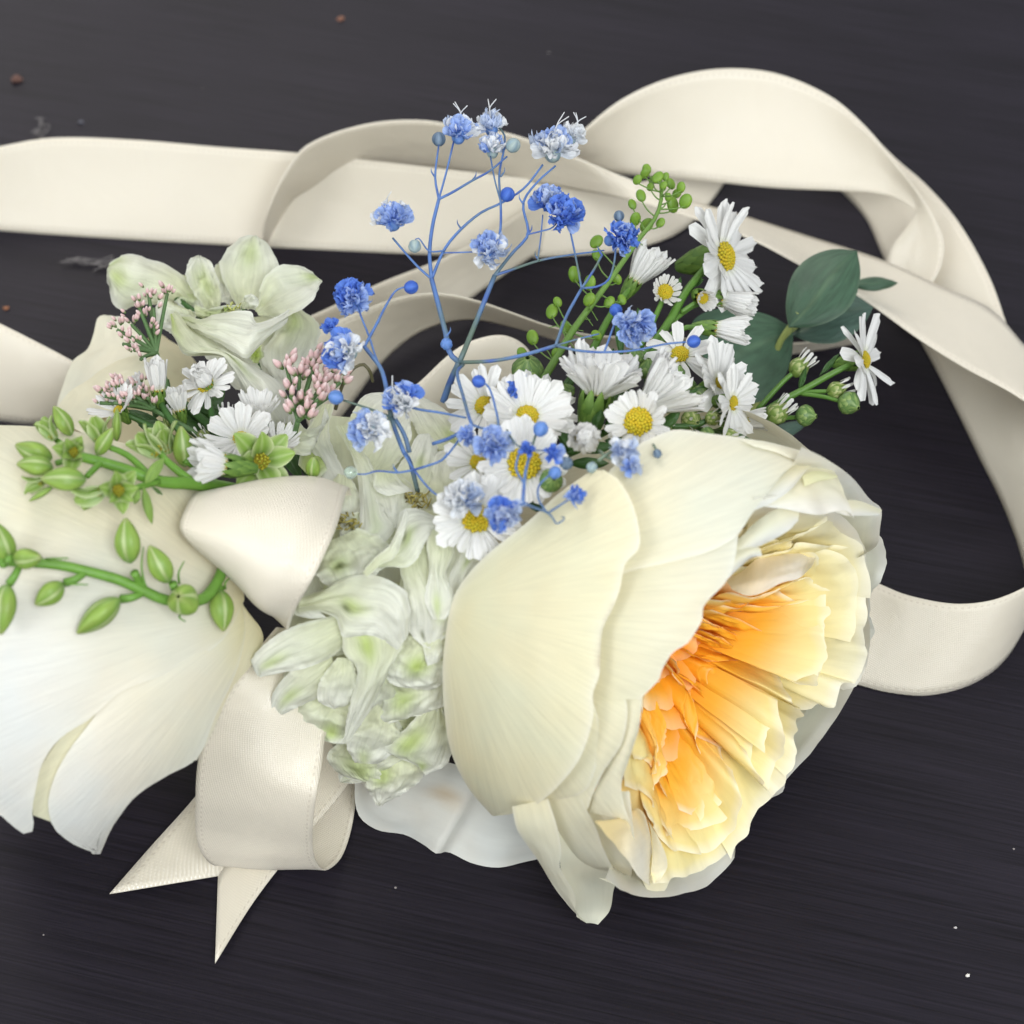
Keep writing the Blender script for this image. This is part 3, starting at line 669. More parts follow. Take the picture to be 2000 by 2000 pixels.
outer([(500, 1440), (520, 1470), (545, 1560), (570, 1640), (572, 1700), (640, 1735)],
      [(650, 1470), (668, 1512), (700, 1570), (732, 1660), (780, 1755), (808, 1808)], .0, nv=26, bulge=.05)
# front broad petal
def dried(f, pts):
    pp = [np.array(BR.hit(*p, .48)) for p in t5(pts)]
    def g(u, v, p):
        d = min(np.linalg.norm(p - q) for q in resample(pp, 14))
        return mixc(f(u, v, p), (.34, .23, .11), .9 * sstep(.16, .03, d) * sstep(.95, 1.0, u))
    return g
def crease(x, y):
    d = (y - 1117) - (x - 1000) * -.14          # a soft fold across the petal
    return -.13 * sstep(0, 70, d) * sstep(940, 1230, x) * sstep(420, 60, d) + .05 * math.exp(-((d + 25) / 30) ** 2) * sstep(950, 1230, x)
outer([(690, 228), (560, 320), (450, 420), (300, 540), (230, 610), (165, 710), (130, 900), (125, 1050), (142, 1230), (170, 1330), (230, 1440), (310, 1532)],
      [(735, 229, .48), (785, 262, .48), (832, 335, .48), (862, 430, .48), (866, 522, .48), (815, 580, .48), (792, 680, .48), (765, 752, .48), (728, 830, .48), (720, 920, .48), (716, 1000, .48), (690, 1075, .48), (694, 1150, .48), (650, 1300, .48), (580, 1400, .48), (480, 1490, .48), (385, 1526, .48), (322, 1533, .48)], .24, nu=40, nv=60, bulge=.14, crumple=.05, cfreq=2, col=dried(outer_col(base_r), [(765, 740), (735, 820), (722, 900), (718, 960)]), extra=crease)

# ------------------------------------------------------------------ left rose
NL = D(-.86, -.12, .35)
BL = Ellip(P(105, 1248, 4.15), NL, 4.4, 4.1)
roseL = root('garden_rose', P(200, 1600, 0), 'pale cream rose cut by the left edge beneath the green bud stems', 'rose', 'cream roses')
base_l = BL.hit(500, 1200)
cl = outer_col(base_l, (0.93, 0.84, 0.50), (0.90, 0.87, 0.73), (0.90, 0.89, 0.84), 4.0)
for k, ph in enumerate([math.pi, math.pi * .7, math.pi * 1.3, math.pi * .45, math.pi * 1.55]):
    shell(BL, roseL, M_rose, lambda u, v, p: (0.92, 0.86, 0.60), ph, .75, -.97, .4, .74 - .012 * k)
def lp(A, B, lift, **k):
    A = [p if len(p) > 2 else (*p, lift) for p in A]; B = [p if len(p) > 2 else (*p, lift) for p in B]
    return sheet('petal', A, B, roseL, M_rose, k.pop('col', cl), k.pop('nu', 24), k.pop('nv', 34), body=BL, fan=(520, 1190), **k)
lp([(450, 1140), (468, 1180), (467, 1215), (430, 1275), (400, 1320), (340, 1400), (260, 1500)], [(482, 1196), (508, 1225), (514, 1254), (490, 1300), (453, 1345), (415, 1430), (384, 1485)], -.05, bulge=.08, col=lambda u, v, p: mixc((.92, .83, .52), (.90, .86, .72), v))
# valley petal between the two
lp([(300, 1330), (200, 1370), (120, 1440), (66, 1530), (64, 1592)], [(330, 1340), (200, 1430), (130, 1500), (112, 1560), (108, 1608)], -.05, bulge=0, col=lambda u, v, p: (.90, .86, .62))
lp([(455, 1160), (452, 1195), (412, 1242), (310, 1300), (220, 1350), (176, 1410), (135, 1465), (105, 1520), (95, 1565), (104, 1615), (140, 1645), (185, 1663)],
   [(475, 1180), (478, 1240), (462, 1310), (425, 1390), (384, 1482), (326, 1515), (261, 1559), (232, 1598), (206, 1632), (190, 1663)], .05, bulge=.10, ruffle=.05, rfreq=8, tipjag=9)
lp([(475, 1150), (445, 1010), (330, 900), (180, 850), (60, 832), (-60, 832), (-160, 850), (-230, 900), (-280, 1000), (-300, 1150), (-280, 1300)],
   [(478, 1172), (432, 1253), (326, 1316), (235, 1352), (174, 1405), (120, 1440), (85, 1487), (68, 1548), (62, 1590), (64, 1620), (50, 1630), (26, 1614), (0, 1592), (-60, 1570), (-120, 1500)], .1, nu=30, nv=50, bulge=.05, ruffle=.05, crumple=.06, col=lambda u, v, p: mixc(cl(u, v, p), (.90, .85, .64), .9 * sstep(.62, .25, u)))
lp([(130, 1590), (150, 1620), (165, 1640), (180, 1668)], [(215, 1560), (225, 1600), (212, 1630), (196, 1668)], -.1, nu=10, nv=14, bulge=.05)

# a third bloom behind, mostly hidden
roseB = root('garden_rose', P(280, 760, 0), 'small cream rose mostly hidden behind the pink sprigs at left', 'rose', 'cream roses')
tb3 = lambda pts: T(0, 580, .207, pts)
BB = Ellip(P(260, 800, 2.0), D(-.6, .5, .2), 2.6, 2.3)
for k, ph in enumerate([0, 1.3, 2.6, 3.9, 5.2]):
    shell(BB, roseB, M_rosep, lambda u, v, p: (0.90, 0.84, 0.62), ph, .8, -.97, .35, .72 - .01 * k)
cb = lambda u, v, p: mixc((.89, .86, .70), (.89, .87, .76), u)
sheet('petal', tb3([(520, 1100, 2.2), (575, 880, 2.4), (690, 600, 2.7), (830, 490, 2.8), (890, 340, 3.0), (925, 200, 3.1), (985, 172, 3.1)]), tb3([(900, 1100, 3.0), (1000, 900, 3.2), (1200, 760, 3.3), (1400, 650, 3.4), (1400, 500, 3.3), (1330, 330, 3.2), (1180, 190, 3.1)]), roseB, M_rosep, cb, 18, 26, bulge=.2, crumple=.15)
sheet('petal', tb3([(500, 1120, 2.6), (560, 1010, 2.8), (650, 910, 3.0), (800, 800, 3.2), (950, 690, 3.4), (1100, 605, 3.5), (1270, 545, 3.5)]), tb3([(800, 1300, 3.2), (950, 1150, 3.4), (1100, 1050, 3.6), (1250, 950, 3.7), (1400, 850, 3.7), (1500, 750, 3.7), (1450, 600, 3.6)]), roseB, M_rosep, lambda u, v, p: (.89, .85, .66), 18, 26, bulge=.2, crumple=.12)

# ------------------------------------------------------------------ shared flower pieces (unit size, 1 = 1 cm)
def cmpx(p): return HALF * ((EYE - p) @ TOCAM) / 1000      # cm covered by one picture unit at that depth

def aster_petal(name, arch, wid, incurl=0.0, tipw=.85):
    def fn(u, v):
        w = wid * (0.45 + 0.55 * sstep(0, .55, v)) * math.sqrt(max(0, 1 - max(0, (v - tipw) / (1 - tipw)) ** 2.2)) * .5
        s = u * 2 - 1
        zz = arch * v * v - .02 * abs(s) ** 2 + .022 * math.cos(s * 5.2) * sstep(0, .2, v) + incurl * sstep(.3, 1, v) * v
        xx = v * (1 - .35 * incurl * v)
        c = mixc((0.82, 0.84, 0.66), (0.90, 0.90, 0.885), sstep(0, .25, v))
        return np.array([xx, s * w + 0.0, zz - .10 * wid * s * s]), c
    return grid_mesh(name, fn, 6, 9, M_aster)
AP = [aster_petal('petal', -.10, .27), aster_petal('petal', .05, .24), aster_petal('petal', -.22, .30), aster_petal('petal', .0, .22, .1)]
APC = [aster_petal('petal', -.05, .22, .06), aster_petal('petal', .02, .20, .0), aster_petal('petal', -.10, .24, .08)]
APB = [aster_petal('petal', .12, .27, .75), aster_petal('petal', .1, .24, .6)]

def disc_mesh(ca=(.72, .50, .02), cb=(.62, .52, .03), n_=70, br=.15):
    V, F, C = [], [], []
    rnd = random.Random(3)
    def ball(c, r, col):
        k = len(V)
        for a in range(3):
            th = .25 + a * .62
            for b in range(6):
                ph = b / 6 * 2 * math.pi + a * .5
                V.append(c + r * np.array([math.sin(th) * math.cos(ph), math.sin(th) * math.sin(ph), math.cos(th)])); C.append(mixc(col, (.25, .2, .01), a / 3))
        V.append(c + np.array([0, 0, r])); C.append(col); top = len(V) - 1
        for b in range(6):
            F.append((top, k + b, k + (b + 1) % 6))
            for a in range(2): F.append((k+a*6+b, k+(a+1)*6+b, k+(a+1)*6+(b+1) % 6, k+a*6+(b+1) % 6))
    for i in range(n_):
        r = math.sqrt((i + .5) / n_); a = i * 2.39996
        h = .45 * (1 - r * r)
        ball(np.array([r * math.cos(a), r * math.sin(a), h]), br + .02 * rnd.random(), mixc(ca, cb, rnd.random()))
    n = 24
    k = len(V); V.append(np.array([0, 0, .38])); C.append((.3, .24, .01))
    for i in range(n): a = i / n * 2 * math.pi; V.append(np.array([math.cos(a), math.sin(a), -.05])); C.append((.3, .24, .01))
    for i in range(n): F.append((k, k + 1 + i, k + 1 + (i + 1) % n))
    return mesh_from('flower_head', V, F, M_disc, C)
DISC = disc_mesh(); DISCG = disc_mesh((.42, .46, .06), (.62, .55, .06), 16, .2)

def calyx_mesh(name, rows, length, r0, r1, flare=0.0, closed=False, c0=(.05, .13, .02), c1=(.20, .33, .06), tip=None):
    """cup of small overlapping bracts along -z..0"""
    V, F, C = [], [], []
    rnd = random.Random(5)
    n = 14
    prof = (lambda v: max(.03, r1 * math.sin(math.pi * (.12 + .86 * v)) ** .75)) if closed else (lambda v: r0 + (r1 - r0) * math.sin(v * math.pi / 2))
    for j in range(7):
        v = j / 6; z = -length * (1 - v); r = prof(v)
        for i in range(n):
            a = i / n * 2 * math.pi; V.append(np.array([r * math.cos(a), r * math.sin(a), z])); C.append(mixc(c0, c1, .3 * v))
    F += [(j*n+i, j*n+(i+1) % n, (j+1)*n+(i+1) % n, (j+1)*n+i) for j in range(6) for i in range(n)]
    F.append(tuple(range(n))[::-1])
    for row in range(rows):
        m = 9
        for i in range(m):
            a = (i + .5 * (row % 2) + .25 * rnd.random()) / m * 2 * math.pi
            v0 = row / rows; L = length * (.5 + .15 * rnd.random())
            z0 = -length * (1 - v0); k = len(V)
            for q, (t, w) in enumerate(((0, .8), (.4, 1.0), (.8, .55), (1.0, .05))):
                z = min(z0 + L * t, .08) if closed else z0 + L * t; vv = min(1, max(0, 1 + z / length)); r = prof(vv) * 1.05 + .03 + flare * t * t + .03 * rnd.random()
                hw = w * math.pi * r / m
                ta = np.array([-math.sin(a), math.cos(a), 0]); ra = np.array([math.cos(a), math.sin(a), 0])
                for s in (-1, 0, 1):
                    V.append(ra * (r - .03 * s * s) + ta * hw * s + np.array([0, 0, z]))
                    c = mixc(c0, c1, .25 + .75 * t * (1 - .5 * abs(s)))
                    if tip is not None and t > .7: c = mixc(c, tip, .6)
                    C.append(c)
                if q:
                    for s in (0, 1): F.append((k+(q-1)*3+s, k+(q-1)*3+s+1, k+q*3+s+1, k+q*3+s))
    return mesh_from(name, V, F, M_green, C)
CALYX = calyx_mesh('calyx', 3, 1.0, .18, .55)
BUDM = calyx_mesh('bud', 4, 1.0, .22, .42, closed=True, c0=(.07, .15, .03), c1=(.30, .40, .08), tip=(.62, .62, .32))
BUDM2 = calyx_mesh('bud', 4, 1.0, .26, .50, closed=True, c0=(.05, .12, .03), c1=(.20, .34, .09), tip=(.35, .45, .15))

def aster(parent, x, y, z, d, r, op, n=20, rd=None, kind='open', calyx=True, jit=.10, cal=1.0, miss=None, cscale=1.0):
    """op: degrees the rays stand up from flat"""
    c = pt((x, y, z)); k = cmpx(c); R = r * k; rdc = (rd if rd is not None else r * .30) * k * .84
    xa, ya, za = ortho(D(*d), TOCAM + .3 * RGT)
    rnd = random.Random(int(x * 7 + y))
    head = link('flower_head', DISC, parent, frame_matrix(c, xa, ya, za, rdc, rdc, rdc * cscale))
    protos = {'open': AP, 'cup': APC, 'ball': APB}[kind]
    n = int(n * 1.25)
    for i in range(n):
        if miss and i in miss: continue
        a = 2 * math.pi * (i + .5 * (rnd.random() - .5)) / n
        rad = xa * math.cos(a) + ya * math.sin(a)
        e = math.radians(op + rnd.uniform(-14, 14) * (1 if kind == 'open' else .5))
        ln = (R - rdc * .75 * math.cos(e)) * rnd.uniform(.86, 1.08) if kind == 'open' else R * rnd.uniform(.85, 1.1)
        px_ = rad * math.cos(e) + za * math.sin(e); pz = za * math.cos(e) - rad * math.sin(e)
        tw = rnd.uniform(-.35, .35); py_ = np.cross(pz, px_)
        py2 = py_ * math.cos(tw) + pz * math.sin(tw); pz2 = pz * math.cos(tw) - py_ * math.sin(tw)
        w = ln * rnd.uniform(.95, 1.25) * (1.15 if kind != 'cup' else 1.0)
        link('petal', protos[rnd.randrange(len(protos))], head, frame_matrix(c + rad * rdc * .78 - za * rdc * .05, px_, py2, pz2, ln, w, ln))
    if calyx:
        cr = max(rdc * 1.9, R * .30) * cal
        link('calyx', CALYX, head, frame_matrix(c - za * (rdc * .1 + cr * (.55 if kind == 'open' and op < 40 else .2)), xa, ya, za, cr, cr, cr * 1.5))
    return head

def aster_bud(parent, x, y, z, d, r, green=False, tips=0):
    c = pt((x, y, z)); R = r * cmpx(c); xa, ya, za = ortho(D(*d), TOCAM)
    o = link('bud', BUDM2 if green else BUDM, parent, frame_matrix(c + za * R * .6, xa, ya, za, R * 1.75, R * 1.75, R * 1.7))
    rnd = random.Random(int(x * 3 + y))
    for i in range(tips):
        a = 2 * math.pi * i / tips; rad = xa * math.cos(a) + ya * math.sin(a); e = math.radians(82 + rnd.uniform(-8, 6))
        px_ = rad * math.cos(e) + za * math.sin(e); pz = za * math.cos(e) - rad * math.sin(e)
        link('petal', APC[i % 3], o, frame_matrix(c + za * R * .3 + rad * R * .62, px_, np.cross(pz, px_), pz, R * .95, R * 1.25, R * .9))
    return o
GS = (.10, .22, .035); GD = (.045, .12, .025)

# ------------------------------------------------------------------ eucalyptus
eu = root('eucalyptus_sprig', P(1540, 840, 1.5), 'eucalyptus sprig with dark grey-green oval leaves behind the daisies', 'leaves')
EC = (.050, .105, .062); EC2 = (.060, .110, .085)
def leaf(parent, base, tip, wl, wr, zb, zt, col, bulge=.15, name='leaf', mat=None, belly=.5, shape=.8):
    b = np.array(base, float); t = np.array(tip, float); ax = t - b; nrm = np.array([-ax[1], ax[0]]) / np.linalg.norm(ax)
    A, B = [], []
    for s in np.linspace(0, 1, 9):
        q = math.sin(math.pi * s ** (math.log(.5) / math.log(belly))) ** shape; c = b + ax * s; z = zb + (zt - zb) * s
        A.append((*(c + nrm * wl * q), z)); B.append((*(c - nrm * wr * q), z))
    def cf(u, v, p):
        cc = col(u, v) if callable(col) else col
        mr = math.exp(-((u - .5) / .03) ** 2) * (1 - v) + math.exp(-((abs(math.sin((v * 9 + abs(u - .5) * 5) * math.pi))) / .12) ** 2) * .12
        ed = sstep(.46, .5, abs(u - .5))
        return mixc(mixc(cc, (.16, .24, .12), .45 * mr), (.14, .2, .13), .4 * ed)
    return sheet(name, A, B, parent, mat or M_euc, cf, 16, 22, bulge=bulge, crumple=.05)
sheet('leaf', [(1548, 640, 3.2), (1500, 615, 3.3), (1440, 603, 3.4), (1390, 606, 3.5), (1355, 625, 3.5), (1345, 660, 3.4)],
      [(1549, 660, 3.1), (1547, 690, 3.0), (1535, 730, 2.9), (1510, 765, 2.8), (1480, 786, 2.7), (1440, 785, 2.7)], eu, M_euc, lambda u, v, p: mixc(EC, (.10, .17, .10), .5 * math.exp(-((u - .5) / .03) ** 2)), 16, 20, bulge=.12)
leaf(eu, (1548, 655), (1706, 600), 42, 62, 3.0, 3.3, EC2, belly=.5)
leaf(eu, (1540, 640), (1674, 490), 62, 66, 3.7, 4.2, EC, bulge=.2, belly=.52, shape=.75)
leaf(eu, (1660, 556), (1754, 553), 14, 14, 2.8, 2.7, EC)
leaf(eu, (1478, 868), (1580, 822), 14, 16, 2.6, 2.4, EC2)
tubes('stem', eu, M_stem, (.28, .33, .10), [([(1440, 860, 2.2), (1490, 760, 2.3), (1525, 665, 3.3), (1548, 632, 3.7), (1560, 612, 3.85)], .07, .07), ([(1530, 660, 3.2), (1600, 600, 3.0), (1665, 556, 2.8)], .05, .04)])

# ------------------------------------------------------------------ pepper grass with flat green pods
pg = root('pepper_grass_sprig', P(1064, 760, 3), 'slim green sprig with round flat seed pods between blue flowers and daisies', 'sprig')
def pod_mesh():
    def fn(u, v):
        a = u * 2 * math.pi; th = v * math.pi
        c = mixc((.13, .27, .02), (.24, .40, .05), .5 + .5 * math.cos(a) * math.sin(th))
        return np.array([math.sin(th) * math.cos(a) * .78, math.sin(th) * math.sin(a) * .35, -math.cos(th)]), c
    return grid_mesh('seed_pod', fn, 10, 8, M_green, closed=True)
POD = pod_mesh()
ax_pts = [(1040, 770, 5.6), (1064, 737, 5.8), (1120, 645, 6.1), (1180, 563, 6.4), (1252, 462, 6.6), (1281, 424, 6.7), (1292, 388, 6.8), (1290, 350, 6.9)]
axl = resample([np.array(p, float) for p in ax_pts], 60)
pods = [(1122, 536, 17), (1152, 552, 16), (1151, 585, 15), (1078, 608, 16), (1040, 659, 16), (1105, 639, 15), (1089, 590, 11), (1165, 472, 15), (1165, 498, 12), (1263, 440, 16), (1241, 428, 15),
        (1252, 382, 13), (1235, 399, 11), (1245, 351, 11), (1263, 331, 12), (1259, 339, 11), (1285, 346, 13), (1310, 359, 12), (1330, 366, 12), (1339, 393, 16), (1314, 400, 17), (1290, 435, 11), (1275, 352, 10), (1300, 345, 9),
        (1322, 378, 11), (1296, 362, 9), (1205, 545, 12), (1190, 590, 13), (1130, 700, 12), (1165, 655, 12), (1020, 690, 13), (1085, 690, 11), (1215, 585, 11), (1270, 365, 9), (1305, 385, 9)]
lines = [(ax_pts, .085, .035)]
for x, y, r in pods:
    k = int(np.argmin(np.hypot(axl[:, 0] - x, axl[:, 1] - y - 26))); b = axl[k]
    z = b[2] + random.uniform(-.25, .3)
    lines.append(([(b[0], b[1], b[2]), ((b[0] + x) / 2 + random.uniform(-4, 4), (b[1] + y) / 2 + 7, (b[2] + z) / 2), (x, y + r * .6, z)], .016, .013))
    c = P(x, y, z); xa, ya, za = ortho(D(random.uniform(-.8, .8), .8, random.uniform(-.2, .5)), D(random.uniform(-.4, .4), .1, 1)); R = r * cmpx(c)
    link('seed_pod', POD, pg, frame_matrix(c, ya, xa, za, R, R, R))
for t in range(10):
    b = axl[random.randrange(5, 45)]; s = random.choice((-1, 1)); lines.append(([(b[0], b[1], b[2]), (b[0] + 18 * s, b[1] - 26, b[2] + .1), (b[0] + 36 * s, b[1] - 20 + random.uniform(-8, 20), b[2] + .1)], .012, .008))
tubes('stem', pg, M_stem, (.14, .26, .05), lines, 5)

# ------------------------------------------------------------------ daisies (asters) on the right
GA = 'small white daisies'
s1 = root('aster_spray', P(1290, 760, 3), 'upper daisy spray with one wide open white flower and pale buds', 'daisy', GA)
aster(s1, 1417, 500, 6.0, (.78, .12, .58), 118, 14, 22, 33)
aster(s1, 1240, 548, 6.0, (.55, .8, .2), 78, 72, 18, 17, 'cup')
aster(s1, 1299, 570, 6.2, (.1, .1, .9), 34, 60, 16, 19, 'cup', cal=.8)
aster(s1, 1372, 582, 6.1, (.3, -.3, .85), 32, 72, 16, 15, 'cup', cal=1.1)
aster(s1, 1412, 584, 5.7, (.95, -.22, .25), 66, 78, 18, 17, 'cup')
aster(s1, 1398, 642, 6.2, (.97, -.12, .2), 66, 80, 18, 17, 'cup')
tubes('stem', s1, M_stem, GS, [([(1180, 800, 5.2), (1240, 720, 5.6), (1300, 640, 5.9), (1340, 570, 6.0), (1385, 515, 5.9)], .10, .07), ([(1215, 770, 5.4), (1290, 670, 5.9), (1340, 640, 6.2), (1385, 641, 6.2)], .06, .05),
      ([(1300, 640, 5.9), (1350, 600, 5.8), (1395, 585, 5.7)], .05, .045), ([(1150, 700, 5.6), (1190, 620, 5.8), (1232, 560, 5.95)], .08, .06), ([(1250, 680, 5.7), (1275, 630, 5.9), (1297, 580, 6.1)], .06, .05), ([(1330, 610, 5.9), (1360, 590, 6.0)], .05, .045)])
for a in [((1215, 700), (1205, 620)), ((1260, 650), (1245, 600)), ((1310, 600), (1330, 540)), ((1340, 560), (1375, 545))]:
    leaf(s1, a[0], a[1], 8, 8, 5.7, 6.0, GD, .05, mat=M_green)
s2 = root('aster_spray', P(1450, 850, 3), 'daisy spray at far right with one flower facing right and several green buds', 'daisy', GA)
aster(s2, 1690, 702, 5.2, (.86, .12, .45), 98, 10, 17, 20, miss=(4,))
for x, y, d, r, g, t in [(1566, 712, (.6, .6, .3), 24, 0, 10), (1640, 760, (.85, .35, .3), 22, 0, 8), (1664, 790, (.6, -.4, .6), 24, 1, 0), (1580, 812, (.8, -.1, .5), 22, 1, 0), (1524, 802, (.7, .6, .3), 26, 0, 10)]:
    aster_bud(s2, x, y, 5.0, d, r, g, t)
aster(s2, 1458, 820, 5.6, (.97, .05, .2), 40, 80, 16, 20, 'cup', cscale=1.6)
tubes('stem', s2, M_stem, GS, [([(1400, 880, 4.2), (1500, 800, 4.6), (1580, 755, 4.9), (1640, 722, 5.1), (1670, 708, 5.15)], .08, .055), ([(1480, 800, 4.5), (1530, 745, 4.8), (1562, 718, 4.95)], .055, .045), ([(1560, 765, 4.8), (1632, 764, 4.95)], .045, .04),
      ([(1560, 768, 4.8), (1610, 775, 4.9), (1656, 788, 5.0)], .045, .04), ([(1440, 860, 4.4), (1520, 820, 4.7), (1575, 814, 4.95)], .05, .04), ([(1430, 860, 4.4), (1490, 830, 4.7), (1520, 806, 4.95)], .055, .045), ([(1380, 850, 4.8), (1445, 822, 5.5)], .05, .045)])
for a in [((1600, 735), (1640, 690)), ((1560, 765), (1575, 715)), ((1500, 850), (1540, 858)), ((1470, 860), (1500, 830))]:
    leaf(s2, a[0], a[1], 6, 6, 4.8, 5.1, GD, .05, mat=M_green)
s3 = root('aster_spray', P(1300, 860, 4), 'crowded daisy spray along the top of the orange hearted rose', 'daisy', GA)
aster(s3, 1328, 692, 6.4, (-.1, .45, .8), 78, 8, 11, 21)
aster(s3, 1404, 748, 6.5, (.7, .25, .6), 92, 18, 18, 14)
aster(s3, 1432, 787, 6.6, (.8, -.1, .55), 80, 14, 15, 17)
aster(s3, 1165, 768, 7.3, (.22, .9, .25), 108, 52, 24, 26, cal=1.25)
aster(s3, 1262, 792, 7.3, (.75, .55, .15), 112, 62, 24, 20, 'cup')
aster(s3, 1247, 824, 7.9, (-.25, .2, .9), 66, 38, 22, 34, cal=.6)
aster(s3, 1143, 856, 8.2, (-.1, .0, .95), 56, 48, 20, 24, 'ball', cal=.6)
aster(s3, 1143, 856, 8.35, (-.1, .2, .95), 46, 66, 12, 14, 'ball', calyx=False)
for x, y, d, r, g, t in [(1343, 755, (.3, .5, .8), 24, 1, 0), (1372, 778, (.2, .1, .9), 27, 1, 0), (1354, 822, (.4, -.2, .8), 24, 0, 6), (1290, 745, (.2, .5, .8), 20, 1, 0), (1265, 715, (.1, .8, .4), 22, 1, 0)]:
    aster_bud(s3, x, y, 6.3, d, r, g, t)
for x, y, d, r, g in [(1310, 790, (.3, .4, .8), 18, 0), (1325, 725, (.2, .8, .4), 17, 1), (1395, 815, (.5, .2, .8), 18, 0), (1240, 690, (.0, .8, .5), 18, 1), (1215, 735, (-.1, .7, .6), 16, 1), (1385, 850, (.6, -.1, .7), 17, 1), (1105, 760, (-.3, .7, .5), 17, 1), (1430, 850, (.8, .1, .5), 18, 0), (1300, 830, (.2, .3, .9), 17, 0)]:
    aster_bud(s3, x, y, 6.5, d, r, g, 0 if g else 7)
for a in [((1200, 790), (1230, 720)), ((1260, 760), (1280, 690)), ((1300, 800), (1370, 790)), ((1330, 840), (1420, 850)), ((1230, 770), (1190, 720)), ((1100, 860), (1110, 790)), ((1340, 790), (1330, 730)), ((1380, 840), (1470, 860)), ((1090, 780), (1130, 720)), ((1150, 740), (1200, 680))]:
    leaf(s3, a[0], a[1], 10, 10, 5.9, 6.2, (.05, .125, .025), .08, mat=M_green)
tubes('stem', s3, M_stem, GD, [([(1000, 930, 5.0), (1100, 880, 6.0), (1150, 820, 6.8), (1163, 780, 7.1)], .09, .07), ([(1100, 880, 6.0), (1190, 840, 6.8), (1245, 805, 7.2)], .08, .06), ([(1190, 840, 6.5), (1300, 790, 6.4), (1380, 755, 6.4)], .06, .05),
      ([(1230, 800, 6.3), (1300, 730, 6.3), (1322, 700, 6.3)], .05, .045), ([(1260, 830, 6.3), (1360, 830, 6.3), (1420, 795, 6.5)], .06, .05), ([(1080, 900, 6.4), (1130, 880, 7.6)], .06, .05)])
for a in [((1120, 890), (1090, 830)), ((1130, 880), (1200, 870)), ((1180, 850), (1215, 790)), ((1160, 850), (1175, 800)), ((1090, 910), (1060, 880)), ((1110, 905), (1190, 905)), ((1280, 850), (1330, 800)), ((1180, 860), (1240, 870))]:
    leaf(s3, a[0], a[1], 12, 12, 6.9, 7.3, GD, .08, mat=M_green)
s4 = root('aster_spray', P(980, 1000, 4), 'overlapping yellow-eyed daisies at the centre under the blue stems', 'daisy', GA)
aster(s4, 1030, 812, 7.4, (.10, .45, .85), 92, 24, 26, 26)
aster(s4, 1024, 906, 7.9, (.0, .25, .95), 92, 16, 22, 38)
aster(s4, 930, 1012, 7.6, (.15, .2, .95), 92, 12, 19, 34)
aster(s4, 945, 792, 7.2, (-.45, .25, .85), 80, 16, 14, 22)
aster(s4, 935, 902, 7.0, (-.2, .2, .9), 70, 14, 14, 20)
aster(s4, 1060, 800, 6.6, (.4, .5, .7), 80, 14, 14, 20)
aster_bud(s4, 1030, 715, 6.6, (.0, .6, .7), 32, True)
aster_bud(s4, 1078, 938, 8.1, (.2, .1, .9), 24, True)
tubes('stem', s4, M_stem, GD, [([(930, 1060, 4.5), (990, 960, 5.8), (1018, 915, 7.5)], .08, .06), ([(990, 960, 5.8), (1020, 860, 6.6), (1030, 820, 7.1)], .07, .05), ([(960, 1000, 5.4), (948, 880, 6.4), (946, 800, 7.0)], .06, .05), ([(930, 1060, 4.5), (930, 1020, 7.2)], .07, .05),
       ([(1020, 860, 6.2), (1030, 780, 6.3), (1030, 725, 6.5)], .05, .04), ([(1000, 960, 6.2), (1070, 940, 7.8)], .05, .04)])
for a in [((1000, 960), (960, 930)), ((1010, 930), (1060, 960)), ((1000, 880), (1000, 850)), ((960, 880), (920, 850)), ((1040, 960), (1090, 930)), ((1030, 970), (1060, 1000))]:
    leaf(s4, a[0], a[1], 12, 12, 6.6, 6.9, GD, .08, mat=M_green)

# daisies on the left
s5 = root('aster_spray', P(440, 930, 4), 'left daisy spray of half open white flowers between the pink sprigs', 'daisy', GA)
aster(s5, 402, 748, 6.3, (-.3, .5, .8), 50, 58, 22, 13, 'ball')
aster(s5, 402, 752, 6.2, (-.35, .45, .7), 62, 12, 16, 20, calyx=False)
aster(s5, 309, 762, 6.4, (-.05, .92, .35), 66, 84, 14, 16, 'cup', cal=.9)
aster(s5, 438, 908, 7.6, (-.92, .12, .4), 74, 66, 20, 24, 'cup')
aster(s5, 470, 856, 6.4, (-.1, .5, .8), 74, 18, 16, 18)
aster(s5, 232, 800, 6.4, (-.4, .6, .6), 56, 40, 14, 14, 'cup')
aster(s5, 352, 800, 6.0, (-.2, .85, .4), 48, 74, 14, 13, 'cup', cal=.9); aster(s5, 505, 815, 6.0, (.1, .8, .5), 56, 62, 16, 15, 'cup'); aster(s5, 275, 770, 6.0, (-.4, .8, .3), 42, 76, 12, 12, 'cup', cal=.9); aster(s5, 545, 870, 6.2, (.3, .6, .6), 48, 58, 16, 14, 'cup')
for x, y, d, r in [(330, 815, (-.3, .7, .5), 18), (440, 810, (.0, .8, .5), 18), (395, 850, (-.3, .5, .7), 17), (565, 835, (.2, .8, .4), 17)]: aster_bud(s5, x, y, 6.0, d, r, False, 7)
tubes('stem', s5, M_stem, GD, [([(560, 990, 5.0), (470, 930, 5.8), (420, 830, 6.0), (405, 765, 6.1)], .09, .06), ([(470, 930, 5.8), (370, 860, 6.1), (320, 800, 6.2), (311, 775, 6.25)], .08, .06), ([(500, 950, 5.5), (470, 930, 7.0), (446, 910, 7.5)], .07, .06),
       ([(520, 960, 5.4), (480, 900, 6.0), (470, 865, 6.3)], .06, .05), ([(380, 880, 6.0), (290, 830, 6.1), (240, 806, 6.3)], .07, .05), ([(540, 980, 5.0), (440, 860, 5.5), (360, 790, 5.6)], .12, .08)])
